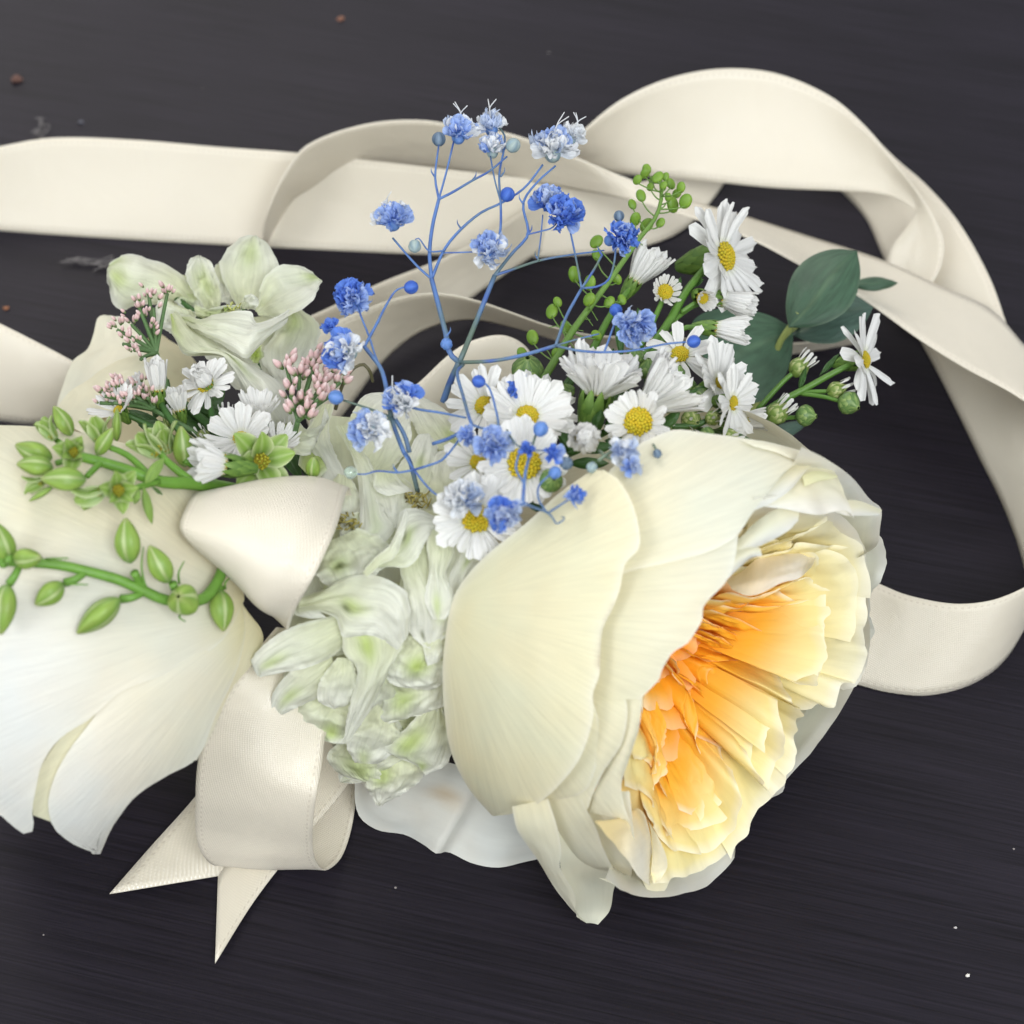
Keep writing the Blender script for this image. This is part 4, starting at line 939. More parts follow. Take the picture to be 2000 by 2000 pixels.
for a in [((450, 900), (400, 820)), ((420, 860), (350, 820)), ((500, 930), (440, 800)), ((400, 880), (330, 870)), ((560, 930), (500, 820)), ((340, 840), (270, 830)), ((590, 940), (540, 850)), ((470, 880), (430, 800)), ((420, 900), (360, 900)), ((400, 850), (330, 770)), ((360, 830), (400, 770)), ((440, 870), (470, 790)), ((500, 890), (540, 800)), ((330, 850), (250, 800)), ((300, 820), (330, 740)), ((520, 920), (580, 860)), ((450, 830), (370, 780)), ((390, 820), (440, 760))]:
    leaf(s5, a[0], a[1], 15, 15, 5.3, 5.6, (.04, .10, .022), .08, mat=M_green)

# ------------------------------------------------------------------ pink statice
def floret_mesh():
    def fn(u, v):
        a = u * 2 * math.pi; r = .24 * math.sin(math.pi * min(.06 + v * .90, 1)) ** .7
        c = mixc(mixc((.12, .22, .06), (.78, .54, .53), sstep(.15, .45, v)), (.88, .74, .72), sstep(.6, 1, v))
        return np.array([r * math.cos(a), r * math.sin(a), v]), c
    return grid_mesh('floret', fn, 7, 6, M_pink, closed=True)
FLO = floret_mesh()
def statice(label, pts, base, z0, z1, size, joint, seed, name='statice_sprig'):
    rr = root(name, P(base[0], base[1], z0), label, 'sprig', 'pink sprigs'); rnd = random.Random(seed)
    lines = [([(base[0], base[1], z0), ((base[0] + joint[0]) / 2 + 3, (base[1] + joint[1]) / 2, (z0 + z1) / 2), (joint[0], joint[1], z1)], .06, .05)]
    for x, y, n in pts:
        z = z1 + rnd.uniform(.1, .4)
        lines.append(([(joint[0], joint[1], z1), ((joint[0] * .45 + x * .55), (joint[1] * .45 + y * .55) + 4, (z1 + z) / 2), (x, y + 12, z)], .045, .035))
        for k in range(n + 2):
            dx, dy = rnd.uniform(-15, 15), rnd.uniform(-14, 12)
            dd = D(dx / 22 + (x - joint[0]) / 160, .75, rnd.uniform(-.1, .7)); c = P(x + dx, y + dy, z + rnd.uniform(-.1, .15)); L = size * cmpx(c) * rnd.uniform(.8, 1.2)
            xa, ya, za = ortho(dd); link('floret', FLO, rr, frame_matrix(c - za * L * .4, xa, ya, za, L, L, L))
    tubes('stem', rr, M_stem, (.09, .17, .06), lines, 5)
    return rr
statice('tall pink budded sprig in front of the white delphinium at upper left', [(291, 566, 4), (327, 562, 5), (270, 585, 5), (282, 612, 4), (256, 622, 4), (228, 632, 5), (240, 660, 4), (262, 672, 5), (292, 640, 4), (275, 690, 4), (300, 590, 3)], (335, 800), 5.6, 6.3, 16, (305, 690), 1)
statice('dusky pink budded sprig lying above the green bud cluster', [(205, 762, 5), (230, 742, 6), (252, 756, 6), (272, 745, 6), (222, 775, 4), (288, 765, 5), (240, 780, 4), (195, 775, 5), (215, 745, 5), (262, 772, 5), (300, 775, 4)], (420, 870), 5.8, 6.2, 16, (300, 800), 2)
statice('bright pink budded sprig beside the blue flowers at centre left', [(560, 706, 6), (585, 722, 6), (612, 712, 6), (640, 730, 6), (665, 735, 5), (615, 690, 4), (567, 760, 6), (590, 778, 6), (622, 768, 6), (645, 762, 5), (600, 802, 6), (575, 790, 4), (630, 745, 4)], (560, 880), 5.8, 6.6, 24, (582, 822), 3)

# ------------------------------------------------------------------ delphiniums
def delph_col(spots=(), base=(.80, .83, .58), tip=(.90, .91, .80), dark=None):
    def f(u, v, p):
        c = mixc(base, tip, sstep(.1, .8, v))
        for su, sv, sr, amt in spots:
            d = math.hypot((u - su) * 1.0, v - sv) / sr
            c = mixc(c, (.50, .64, .14), amt * math.exp(-d * d))
        if dark:
            d = math.hypot(u - dark[0], v - dark[1]) / .06; c = mixc(c, (.10, .12, .03), .8 * math.exp(-d * d))
        return mixc(c, (.93, .93, .88), .5 * abs(2 * u - 1) ** 8)
    return f
da = root('delphinium_stem', P(460, 800, 3), 'white delphinium bloom with rounded petals at upper left', 'delphinium', 'white delphiniums')
t6 = lambda pts: T(200, 450, .2588, pts)
def dp(A, B, spots=(), parent=None, tr=t6, dark=None, **k):
    return sheet('petal', tr(A), tr(B), parent or da, M_delph, delph_col(spots, dark=dark), k.pop('nu', 14), k.pop('nv', 20), crumple=k.pop('crumple', .26), ruffle=k.pop('ruffle', .14), cfreq=k.pop('cfreq', 3.0), rfreq=14, **k)
dp([(600, 560, 4.2), (480, 560, 4.3), (250, 570, 4.4), (120, 590, 4.5), (70, 500, 4.5), (30, 340, 4.5)], [(700, 520, 4.4), (620, 360, 4.6), (480, 265, 4.7), (300, 195, 4.7), (150, 190, 4.6), (60, 260, 4.5)], [(.4, .75, .2, .7), (.8, .95, .2, .6)], bulge=.5, dark=(.12, .82))
dp([(560, 560, 4.6), (440, 520, 4.8), (390, 620, 4.7), (420, 720, 4.6)], [(700, 620, 4.8), (700, 700, 4.9), (640, 780, 4.8), (540, 790, 4.7)], [], bulge=.2)
dp([(600, 330, 4.3), (540, 440, 4.3), (560, 560, 4.4), (640, 640, 4.5)], [(700, 360, 4.3), (780, 480, 4.3), (800, 580, 4.4), (780, 640, 4.5)], [(.5, .4, .3, .5)], bulge=.15)
dp([(860, 260, 4.3), (820, 400, 4.3), (860, 540, 4.4)], [(980, 250, 4.3), (1000, 400, 4.3), (980, 560, 4.4)], [], bulge=.1)
dp([(780, 600, 4.6), (690, 480, 4.8), (630, 330, 5.0), (660, 215, 5.1), (715, 188, 5.1)], [(880, 600, 4.6), (900, 480, 4.8), (860, 320, 5.0), (800, 225, 5.1), (735, 188, 5.1)], [(.5, .5, .25, .5)], bulge=-.25)
dp([(1020, 580, 4.6), (930, 420, 4.8), (885, 260, 5.1), (960, 120, 5.3), (1080, 45, 5.4), (1140, 38, 5.4)], [(1120, 560, 4.6), (1260, 460, 4.9), (1335, 290, 5.2), (1280, 150, 5.3), (1220, 70, 5.4), (1150, 38, 5.4)], [(.45, .7, .22, .55)], bulge=-.35)
dp([(1150, 600, 4.9), (1200, 420, 5.1), (1300, 285, 5.3), (1430, 258, 5.4), (1570, 300, 5.4), (1655, 375, 5.4)], [(1180, 640, 5.0), (1300, 660, 5.2), (1420, 640, 5.4), (1540, 590, 5.5), (1610, 500, 5.5), (1660, 390, 5.4)], [(.3, .85, .18, .7)], bulge=-.25)
dp([(1400, 620, 4.9), (1290, 800, 4.9), (1210, 900, 4.9), (1230, 1020, 4.8), (1380, 1200, 4.8)], [(1500, 600, 4.7), (1620, 680, 4.6), (1640, 800, 4.6), (1570, 950, 4.6), (1480, 1200, 4.6)], [(.4, .15, .2, .5)], bulge=.2)
dp([(510, 640, 5.3), (530, 790, 5.5), (640, 950, 5.6), (900, 940, 5.7), (1050, 1200, 5.7), (1250, 1480, 5.5), (1400, 1540, 5.3)], [(560, 610, 5.2), (700, 720, 5.4), (900, 860, 5.6), (1100, 1000, 5.7), (1340, 1150, 5.7), (1470, 1430, 5.5), (1500, 1530, 5.3)], [(.2, .05, .15, .8), (.5, .55, .12, .5)], bulge=.35, nv=30)
dp([(540, 620, 5.0), (700, 660, 5.5), (860, 640, 5.8), (1000, 610, 5.9), (1130, 615, 6.0), (1160, 700, 6.0), (1280, 660, 6.0), (1410, 595, 5.9)], [(580, 660, 5.0), (720, 770, 5.6), (880, 850, 5.9), (1000, 930, 6.0), (1085, 975, 6.0), (1150, 900, 6.0), (1260, 800, 6.0), (1400, 690, 5.9)], [(.3, .1, .2, .4)], bulge=.3, nv=30)
dp([(640, 700, 4.4), (700, 850, 4.5), (820, 1000, 4.6), (1000, 1200, 4.6)], [(1300, 640, 4.5), (1350, 800, 4.5), (1300, 1000, 4.6), (1250, 1250, 4.6)], [], bulge=.2)
dp([(700, 560, 4.9), (820, 590, 5.2), (960, 570, 5.3), (1050, 560, 5.2)], [(700, 640, 5.1), (820, 670, 5.3), (960, 640, 5.4), (1050, 620, 5.3)], [(.5, .5, .4, .6)], bulge=.1, nv=12)
dp([(1040, 540, 5.4), (1080, 500, 5.6), (1120, 480, 5.7), (1170, 510, 5.7)], [(1060, 600, 5.4), (1120, 600, 5.6), (1160, 590, 5.7), (1190, 560, 5.7)], [], bulge=.15, nv=12)
dp([(900, 600, 5.6), (950, 575, 5.75), (1010, 570, 5.75)], [(900, 615, 5.6), (950, 610, 5.75), (1010, 605, 5.75)], [(.5, .5, .6, .9)], bulge=.1, nv=8, nu=6)
dp([(1130, 870, 5.4), (1100, 940, 5.4), (1130, 1000, 5.4)], [(1200, 860, 5.4), (1210, 950, 5.4), (1190, 1000, 5.4)], [(.5, .5, .8, 1)], nv=8, nu=6)
dp([(1480, 1440, 6.0), (1560, 1500, 6.1), (1700, 1440, 6.1), (1690, 1330, 6.0)], [(1400, 1600, 6.0), (1450, 1680, 6.1), (1560, 1700, 6.1), (1600, 1600, 6.0)], [], bulge=.15, nv=12)
tubes('stem', da, M_stem, GD, [([(640, 960, 4.2), (560, 860, 4.4), (500, 720, 4.6), (470, 600, 4.7)], .13, .09), ([(500, 720, 4.6), (420, 640, 4.5), (340, 580, 4.5)], .07, .06)])

dc = root('delphinium_stem', P(780, 1560, .3), 'crumpled greenish white delphinium blooms hanging down the centre between the roses', 'delphinium', 'white delphiniums')
t8 = lambda pts: T(450, 800, .4141, pts)
def zc(y): return float(np.interp(y, [0, 300, 600, 900, 1200, 1500, 1850], [5.6, 6.2, 6.5, 6.2, 5.2, 3.6, 1.5]))
def cp(A, B, dz=0., spots=(), **k):
    A = [(p[0], p[1], zc(p[1]) + dz + (p[2] if len(p) > 2 else 0)) for p in A]; B = [(p[0], p[1], zc(p[1]) + dz + (p[2] if len(p) > 2 else 0)) for p in B]
    ce = np.mean([p[:2] for p in A + B], 0); g_ = k.pop('grow', 1.16 if len(A) < 7 else 1.04)
    A = [(*(ce + (np.array(p[:2]) - ce) * g_), p[2]) for p in A]; B = [(*(ce + (np.array(p[:2]) - ce) * g_), p[2]) for p in B]
    if 'bulge' in k: k['bulge'] *= .55
    wd = np.linalg.norm(np.mean([p[:2] for p in A], 0) - np.mean([p[:2] for p in B], 0)) / 240
    return dp(A, B, spots, parent=dc, tr=t8, cfreq=1.6 + 1.2 * min(wd, 1.2), crumple=k.pop('crumple', .20 * min(max(wd, .35), 1.1)), nu=k.pop('nu', 22), nv=k.pop('nv', 32), ruffle=k.pop('ruffle', .15 * min(max(wd, .4), 1.2)), **k)
# backing petals deep in the cluster
cp([(430, 100), (420, 400), (430, 700), (420, 900)], [(1000, 100), (1050, 400), (1060, 700), (1010, 900)], -1.1, nu=24, nv=24, crumple=.4)
cp([(400, 900), (300, 1100), (260, 1300), (420, 1500)], [(1010, 850), (1000, 1100), (1010, 1350), (980, 1600)], -1.0, nu=24, nv=24, crumple=.4)
cp([(420, 1300), (480, 1500), (560, 1650), (650, 1750)], [(1000, 1350), (1010, 1500), (980, 1620), (880, 1700)], -.8, nu=20, nv=20, crumple=.3)
# upper part
cp([(380, 560), (340, 700), (330, 820), (280, 940)], [(560, 560), (560, 700), (520, 820), (440, 950)], -.5, bulge=.2)
cp([(430, 0), (395, 70), (350, 145), (395, 200), (450, 330)], [(485, 0), (465, 90), (480, 180), (540, 300), (560, 340)], -.2, bulge=.1)
cp([(330, 260), (345, 200), (390, 180), (430, 240)], [(400, 330), (430, 300), (450, 280), (440, 260)], -.2, [(.5, .5, .6, .9)], bulge=.1, nu=8, nv=8)
cp([(560, 60), (590, 10), (640, -60), (720, -70)], [(620, 120), (680, 60), (720, 0), (760, -40)], -.5, bulge=.1)
cp([(600, 260), (620, 160), (660, 100), (760, 60), (800, 30)], [(720, 300), (780, 240), (830, 160), (840, 100), (830, 40)], -.4, bulge=.15)
cp([(800, 360), (800, 280), (850, 200), (890, 135), (930, 130)], [(900, 420), (950, 330), (960, 240), (965, 180), (940, 140)], -.1, [(.5, .5, .12, .5)], bulge=.2)
cp([(960, 430), (930, 330), (960, 230), (1040, 200)], [(1080, 440), (1130, 380), (1140, 300), (1090, 220)], -.15, bulge=.2)
cp([(980, 170), (900, 110), (860, 40), (840, -20), (870, -60)], [(1080, 160), (1060, 80), (1020, 20), (960, -20), (900, -50)], -.6, [(.7, .2, .15, .6)], bulge=.2)
cp([(500, 90), (555, 185), (590, 270), (608, 400), (600, 555), (530, 622), (440, 640)], [(570, 80), (615, 185), (665, 265), (710, 400), (745, 490), (780, 540), (690, 660)], .1, [(.5, .8, .2, .3)], bulge=.2, nv=34)
cp([(690, 312), (680, 380), (720, 460), (760, 525)], [(765, 302), (845, 365), (858, 425), (800, 560)], .15, [(.9, .8, .2, .4)], bulge=.25)
cp([(690, 310), (690, 370), (740, 400)], [(770, 300), (800, 340), (850, 380)], .3, bulge=.1, nu=10, nv=10)
cp([(430, 660), (420, 740), (470, 815), (560, 812)], [(600, 580), (720, 640), (725, 720), (650, 785)], .25, [(.3, .45, .15, .6)], bulge=.3, dark=(.32, .45))
cp([(640, 755), (700, 692), (752, 640), (792, 540), (810, 480), (870, 470), (940, 500), (1010, 532)], [(652, 768), (700, 745), (760, 738), (830, 740), (880, 700), (905, 650), (930, 600), (1000, 560)], .45, [(.5, .55, .12, .6)], bulge=.3, nv=34, dark=(.4, .5))
cp([(640, 750), (690, 690), (750, 640), (790, 560), (815, 490)], [(660, 770), (720, 720), (770, 690), (805, 600), (830, 520)], .7, [], bulge=.08, nu=8)
cp([(985, 440), (1000, 520), (1040, 600), (1030, 700), (1010, 800), (1050, 885)], [(1050, 470), (1085, 560), (1140, 560), (1205, 640), (1160, 700), (1100, 800)], .3, [(.6, .65, .12, .8)], bulge=.25)
cp([(1060, 560), (1080, 600), (1130, 640)], [(1120, 540), (1160, 580), (1200, 640)], .6, bulge=.15, nu=10, nv=12)
cp([(960, 580), (935, 640), (945, 760), (925, 880), (960, 960)], [(1015, 600), (1045, 680), (1012, 780), (1052, 885), (1010, 960)], .5, [(.4, .85, .15, .6)], bulge=.2)
cp([(840, 675), (815, 760), (845, 900), (855, 1020), (912, 1090)], [(925, 670), (945, 780), (1020, 900), (1036, 1000), (950, 1095)], .3, [(.7, .6, .12, .6)], bulge=.35, dark=(.3, .86))
cp([(915, 1110), (920, 1150), (935, 1200)], [(1010, 1055), (1010, 1130), (985, 1180)], .4, bulge=.15, nu=10, nv=12)
# hood and lower part
cp([(340, 890), (450, 850), (555, 800), (650, 788), (750, 808), (812, 850), (842, 930), (830, 1060)], [(330, 960), (420, 950), (500, 985), (530, 1060), (600, 1060), (660, 1060), (720, 1090), (780, 1130)], .45, [(.55, .45, .12, .7)], bulge=.45, nv=36, dark=(.62, .4))
cp([(300, 900), (310, 960), (380, 980)], [(360, 890), (400, 940), (440, 975)], .3, bulge=.1, nu=8, nv=10)
cp([(540, 1070), (545, 1160), (600, 1230), (565, 1400), (545, 1530)], [(700, 1070), (790, 1090), (725, 1250), (640, 1420), (560, 1535)], .45, [(.4, .15, .14, .8)], bulge=.3, nv=30)
cp([(500, 1190), (430, 1290), (428, 1365), (485, 1396)], [(560, 1190), (585, 1280), (550, 1375), (500, 1398)], .4, bulge=.2)
cp([(500, 980), (300, 1040), (180, 1110), (125, 1180), (150, 1240)], [(540, 1080), (430, 1180), (300, 1222), (220, 1235), (160, 1245)], .25, [(.5, .75, .15, .6)], bulge=.25)
cp([(450, 1150), (300, 1240), (220, 1330), (208, 1390), (240, 1432)], [(470, 1260), (420, 1345), (340, 1385), (290, 1410), (245, 1434)], .3, [(.5, .65, .18, .6)], bulge=.2)
cp([(380, 1350), (290, 1440), (305, 1515), (360, 1540)], [(560, 1380), (565, 1480), (525, 1562), (440, 1550)], .2, [(.7, .6, .16, .8)], bulge=.25)
cp([(860, 1070), (760, 1180), (748, 1250), (800, 1292)], [(930, 1140), (1003, 1195), (985, 1280), (930, 1312)], .25, [(.5, .5, .2, .9)], bulge=.3)
cp([(770, 1270), (740, 1380), (738, 1470), (800, 1445)], [(870, 1300), (1003, 1295), (1005, 1380), (950, 1420)], .15, [(.3, .5, .2, .7)], bulge=.25, dark=(.3, .1))
cp([(680, 1280), (610, 1380), (640, 1440)], [(760, 1260), (770, 1380), (730, 1450)], .0, bulge=.2)
cp([(690, 1410), (600, 1500), (568, 1580), (600, 1652)], [(750, 1460), (785, 1540), (765, 1600), (690, 1655)], .25, [(.4, .9, .2, .5)], bulge=.25)
cp([(960, 1390), (850, 1500), (755, 1600), (880, 1652)], [(985, 1420), (1032, 1560), (1003, 1660), (920, 1702)], .3, [(.3, .55, .22, .8), (.6, .9, .15, .7)], bulge=.25)
cp([(560, 1560), (480, 1640), (540, 1720), (650, 1750)], [(700, 1600), (720, 1680), (700, 1740), (680, 1760)], .1, [(.5, .6, .3, .7)], bulge=.2)
cp([(640, 1640), (650, 1720), (665, 1790), (700, 1848)], [(880, 1630), (905, 1700), (860, 1760), (720, 1852)], .15, [(.3, .4, .2, .7)], bulge=.25)
rr_ = random.Random(11)
for x, y in [(520, 420), (620, 560), (900, 560), (470, 760), (760, 620), (880, 820), (560, 900), (300, 1120), (420, 1080), (640, 1180), (860, 1160), (330, 1300), (480, 1330), (700, 1300), (900, 1330), (400, 1450), (560, 1470), (700, 1500), (860, 1520), (620, 1640), (780, 1660), (940, 1480), (740, 1180), (980, 760), (1080, 700)]:
    a = rr_.uniform(-1.2, 1.2); L2 = rr_.uniform(90, 140); W2 = rr_.uniform(55, 85); dx, dy = math.sin(a), math.cos(a)
    Aq = [(x - dx * L2 * .8 - dy * W2 * .3, y - dy * L2 * .8 + dx * W2 * .3), (x - dy * W2, y + dx * W2), (x + dx * L2 * .6 - dy * W2 * .8, y + dy * L2 * .6 + dx * W2 * .8), (x + dx * L2, y + dy * L2)]
    Bq = [(x - dx * L2 * .8 + dy * W2 * .3, y - dy * L2 * .8 - dx * W2 * .3), (x + dy * W2, y - dx * W2), (x + dx * L2 * .6 + dy * W2 * .8, y + dy * L2 * .6 - dx * W2 * .8), (x + dx * L2 + dy * 8, y + dy * L2 - dx * 8)]
    cp(Aq, Bq, rr_.uniform(-.25, .12), [(.5, .75, .14, .6)] if rr_.random() < .5 else [], bulge=rr_.uniform(-.2, .35), crumple=.14)
tubes('stem', dc, M_stem, (.30, .36, .12), [([(700, 900, 4.6), (760, 1050, 5.0), (790, 1180, 4.6), (800, 1350, 3.6), (790, 1480, 2.6)], .12, .08)])
# brownish stamen knots
def stamens(parent, x, y, z, r, n, col=(.42, .36, .10), col2=(.10, .08, .02)):
    V, F, C = [], [], []; rnd = random.Random(int(x + y)); c = P(x, y, z); R = r * cmpx(c)
    for i in range(n):
        p = c + RGT * rnd.uniform(-1, 1) * R + UPI * rnd.uniform(-.7, .7) * R + TOCAM * rnd.uniform(-.3, .4) * R
        q = p + (RGT * rnd.uniform(-1, 1) + UPI * rnd.uniform(-1, 1) + TOCAM * .5) * R * .5
        v, f = tube_geo([p - TOCAM * R * .5, p, q], R * .10, R * .06, 5); k = len(V); V += v; F += [tuple(a + k for a in g) for g in f]; cc = mixc(col, col2, rnd.random() ** 2); C += [cc] * len(v)
    return link('stamens', mesh_from('stamens', V, F, M_stem, C), parent)
stamens(dc, 676, 1022, 6.6, 24, 40); stamens(dc, 815, 976, 6.5, 24, 40); stamens(da, 455, 602, 5.9, 14, 24, (.6, .62, .2)); stamens(dc, 360, 990, 7.0, 16, 24, (.40, .30, .18))

# ------------------------------------------------------------------ green bud stems
def budm(name, ridge=.06, openf=0.0):
    def fn(u, v):
        a = u * 2 * math.pi; th = min(max(v, .0), 1)
        prof = .33 * math.sin(math.pi * (th ** .85) * (.97 - openf) + .02) ** .8 + .03 * (1 - th)
        rg = math.cos(3 * a); k = 1 + ridge * rg
        c = mixc(mixc((.17, .30, .045), (.27, .41, .075), .5 + .5 * rg), (.60, .67, .36), .75 * ((1 - rg) / 2) ** 18)
        c = mixc(mixc(c, (.12, .24, .08), .5 * sstep(.25, 0, v)), (.36, .36, .16), .6 * sstep(.86, 1, v)); c = mixc(c, (.20, .27, .05), .5 * sstep(.0, .5, nz(math.cos(a) * 2.2, math.sin(a) * 2.2, v * 3)))
        return np.array([prof * k * math.cos(a), prof * k * math.sin(a), v]), c
    return grid_mesh(name, fn, 40, 16, M_green, closed=True)
BUD = budm('bud', .07); BUDO = budm('bud', .10, .22)
def sepal():
    def fn(u, v):
        w = .20 * math.sin(math.pi * (.12 + .85 * v)) ** .7; s = u * 2 - 1
        c = mixc(mixc((.14, .27, .035), (.25, .39, .065), v), (.66, .72, .44), .8 * abs(s) ** 3 + .25 * (abs(s) < .12))
        return np.array([v, s * w, .16 * math.sin(v * 2.6) + .09 * s * s - .05 * v]), c
    return grid_mesh('sepal', fn, 8, 9, M_green)
SEP = sepal()
def bud(parent, x, y, z, d, L, w=1.0, op=False):
    """x, y: the middle of the bud; d: picture direction base to tip"""
    c = pt((x, y, z)); k = cmpx(c); n = D(*d); xa, ya, za = ortho(n, TOCAM); l = L * k
    l *= .90; w *= .92
    a = random.random() * 6; xr = xa * math.cos(a) + ya * math.sin(a); yr = np.cross(za, xr)
    return link('bud', BUDO if op else BUD, parent, frame_matrix(c - za * l * .5, xr, yr, za, l * w, l * w, l))
def star(parent, x, y, z, d, r, op, n=6, yellow=True):
    c = pt((x, y, z)); k = cmpx(c); xa, ya, za = ortho(D(*d), TOCAM + .3 * RGT); R = r * k
    hd = link('blossom', DISCG, parent, frame_matrix(c - za * R * .05, xa, ya, za, R * .28, R * .28, R * .5))
    for i in range(n):
        a = 2 * math.pi * i / n + random.uniform(-.2, .2); rad = xa * math.cos(a) + ya * math.sin(a); e = math.radians(op + random.uniform(-12, 12) - (18 if i % 2 else 0))
        px_ = rad * math.cos(e) + za * math.sin(e); pz = za * math.cos(e) - rad * math.sin(e); l = R * random.uniform(1.1, 1.4)
        link('sepal', SEP, hd, frame_matrix(c + rad * R * .2 - za * R * .25, px_, np.cross(pz, px_), pz, l, l * 1.7, l))
    return hd
LL = lambda o: Lift(BL, o)
ga = root('green_bud_stem', P(430, 950, 5), 'thick cluster of pale green buds and half open flowers on the upper left stem', 'buds', 'green bud stems')
star(ga, 145, 884, LL(1.2), (.05, .1, .95), 42, 62, 7); star(ga, 232, 958, LL(1.0), (.35, -.1, .9), 42, 58, 7); star(ga, 512, 900, 7.2, (.35, .1, .85), 56, 40, 8)
for x, y, d, L, w, o in [(92, 838, (-.6, .75, .2), 70, .85, .8), (122, 822, (-.5, .85, .1), 74, .8, .7), (66, 882, (-.9, .35, .2), 84, .9, .7), (68, 910, (-.95, .1, .25), 78, .9, .9), (124, 936, (-1, .03, .2), 96, .85, 1.0), (172, 972, (-.9, -.35, .1), 92, .75, .7), (66, 948, (-.8, -.45, .1), 66, .5, .5), (80, 965, (-.8, -.5, .1), 60, .4, .5),
                         (190, 838, (-.25, .9, .25), 82, .8, .5), (205, 862, (.5, .75, .3), 74, .7, .9), (228, 830, (.05, .95, .2), 74, .45, .5), (290, 868, (-.6, .55, .4), 96, .85, .8), (318, 856, (-.3, .75, .4), 92, .6, .6)]:
    if (x, y) in ((92, 838), (190, 838), (66, 948), (290, 868), (172, 972), (318, 856)): star(ga, x - d[0] * L * .25, y + d[1] * L * .25, LL(o), d, L * .52, 80, 5)
    else: bud(ga, x, y, LL(o), d, L, w)
bud(ga, 357, 872, 7.6, (-.05, .95, .3), 92, .75); bud(ga, 612, 912, 6.9, (.1, .8, .6), 56, .9)
leaf(ga, (283, 945), (320, 894), 12, 12, LL(1.1).b.hit(283, 945, 1.1)[2], LL(1.1).b.hit(320, 894, 1.1)[2], (.24, .40, .08), .1, mat=M_green)
leaf(ga, (280, 950), (297, 1024), 10, 9, BL.hit(280, 950, 1.1)[2], BL.hit(297, 1024, .5)[2], (.24, .38, .08), .12, mat=M_green)
leaf(ga, (272, 955), (262, 985), 8, 8, BL.hit(272, 955, 1.2)[2], BL.hit(262, 985, 1.0)[2], (.24, .38, .08), .1, mat=M_green)
leaf(ga, (296, 950), (318, 967), 4, 4, BL.hit(296, 950, .9)[2], BL.hit(318, 967, .7)[2], (.10, .18, .05), .03, mat=M_green)
tubes('stem', ga, M_stem, (.12, .27, .03), [([(480, 962, 6.6), (430, 952, 7.0), (370, 944, LL(.8)), (310, 940, LL(.75)), (240, 915, LL(.7)), (170, 895, LL(.7)), (120, 885, LL(.7))], .13, .08), ([(300, 938, LL(.7)), (250, 890, LL(.7)), (205, 870, LL(.7))], .07, .05), ([(380, 945, LL(.8)), (330, 905, LL(.8)), (312, 885, LL(.8))], .08, .06),
      ([(310, 940, LL(.8)), (262, 955, LL(.8)), (220, 975, LL(.6))], .06, .05), ([(200, 900, LL(.7)), (170, 930, LL(.8))], .06, .05), ([(430, 950, 7.0), (380, 912, 7.3), (360, 900, 7.5)], .07, .05), ([(480, 960, 6.6), (500, 930, 6.9), (508, 910, 7.0)], .07, .06), ([(160, 890, LL(.7)), (110, 905, LL(.7))], .06, .05), ([(150, 885, LL(.7)), (110, 860, LL(.6))], .05, .05)], 8)
gb = root('green_bud_stem', P(430, 1140, 5), 'arching green stem of separate pointed buds lying on the left rose', 'buds', 'green bud stems')
stem = [(452, 1080, 6.0), (436, 1110, LL(.5)), (424, 1138, LL(.55)), (408, 1160, LL(.55)), (388, 1174, LL(.55)), (323, 1172, LL(.5)), (285, 1156, LL(.5)), (233, 1133, LL(.5)), (155, 1112, LL(.5)), (103, 1102, LL(.5)), (0, 1096, LL(.5)), (-60, 1090, LL(.5))]
lines = [(stem, .105, .08)]
for x, y, d, L, w, o, base, j in [(250, 1056, (-.08, 1, .15), 100, .88, .75, (262, 1118), (288, 1155)), (311, 1102, (-.42, .85, .2), 92, .86, .8, (338, 1140), (352, 1172)), (432, 1192, (.12, -1, .15), 92, .90, .5, (430, 1150), (424, 1135)), (192, 1203, (-.75, -.62, .1), 118, .72, .45, (236, 1170), (280, 1158)),
                                   (96, 1160, (-.75, -.6, .2), 76, 1.0, .45, (128, 1138), (165, 1120)), (54, 1090, (.9, .05, .4), 72, 1.0, .8, (20, 1092), (0, 1096)), (4, 1060, (-.3, .9, .2), 100, .8, .6, (10, 1100), (0, 1098)), (8, 1190, (-.1, -.95, .1), 110, .8, .5, (18, 1140), (40, 1102))]:
    bud(gb, x, y, LL(o), d, L, w, False); lines.append(([(j[0], j[1], LL(.5)), ((j[0] + base[0]) / 2, (j[1] + base[1]) / 2 + 3, LL(.52)), (base[0], base[1], LL(o - .05))], .055, .075))
bud(gb, 358, 1172, LL(.95), (-.15, .25, .95), 74, 1.45, False)
for a, b in [((285, 1150), (280, 1068)), ((350, 1140), (360, 1096)), ((90, 1092), (134, 1090)), ((128, 1140), (172, 1142)), ((352, 1200), (362, 1214)), ((440, 1150), (452, 1126))]:
    m = ((a[0] + b[0]) / 2 - 6, (a[1] + b[1]) / 2); lines.append(([(a[0], a[1], LL(.55)), (m[0], m[1], LL(.7)), (b[0], b[1], LL(.72))], .022, .010))
tubes('stem', gb, M_stem, (.13, .28, .04), lines, 8)

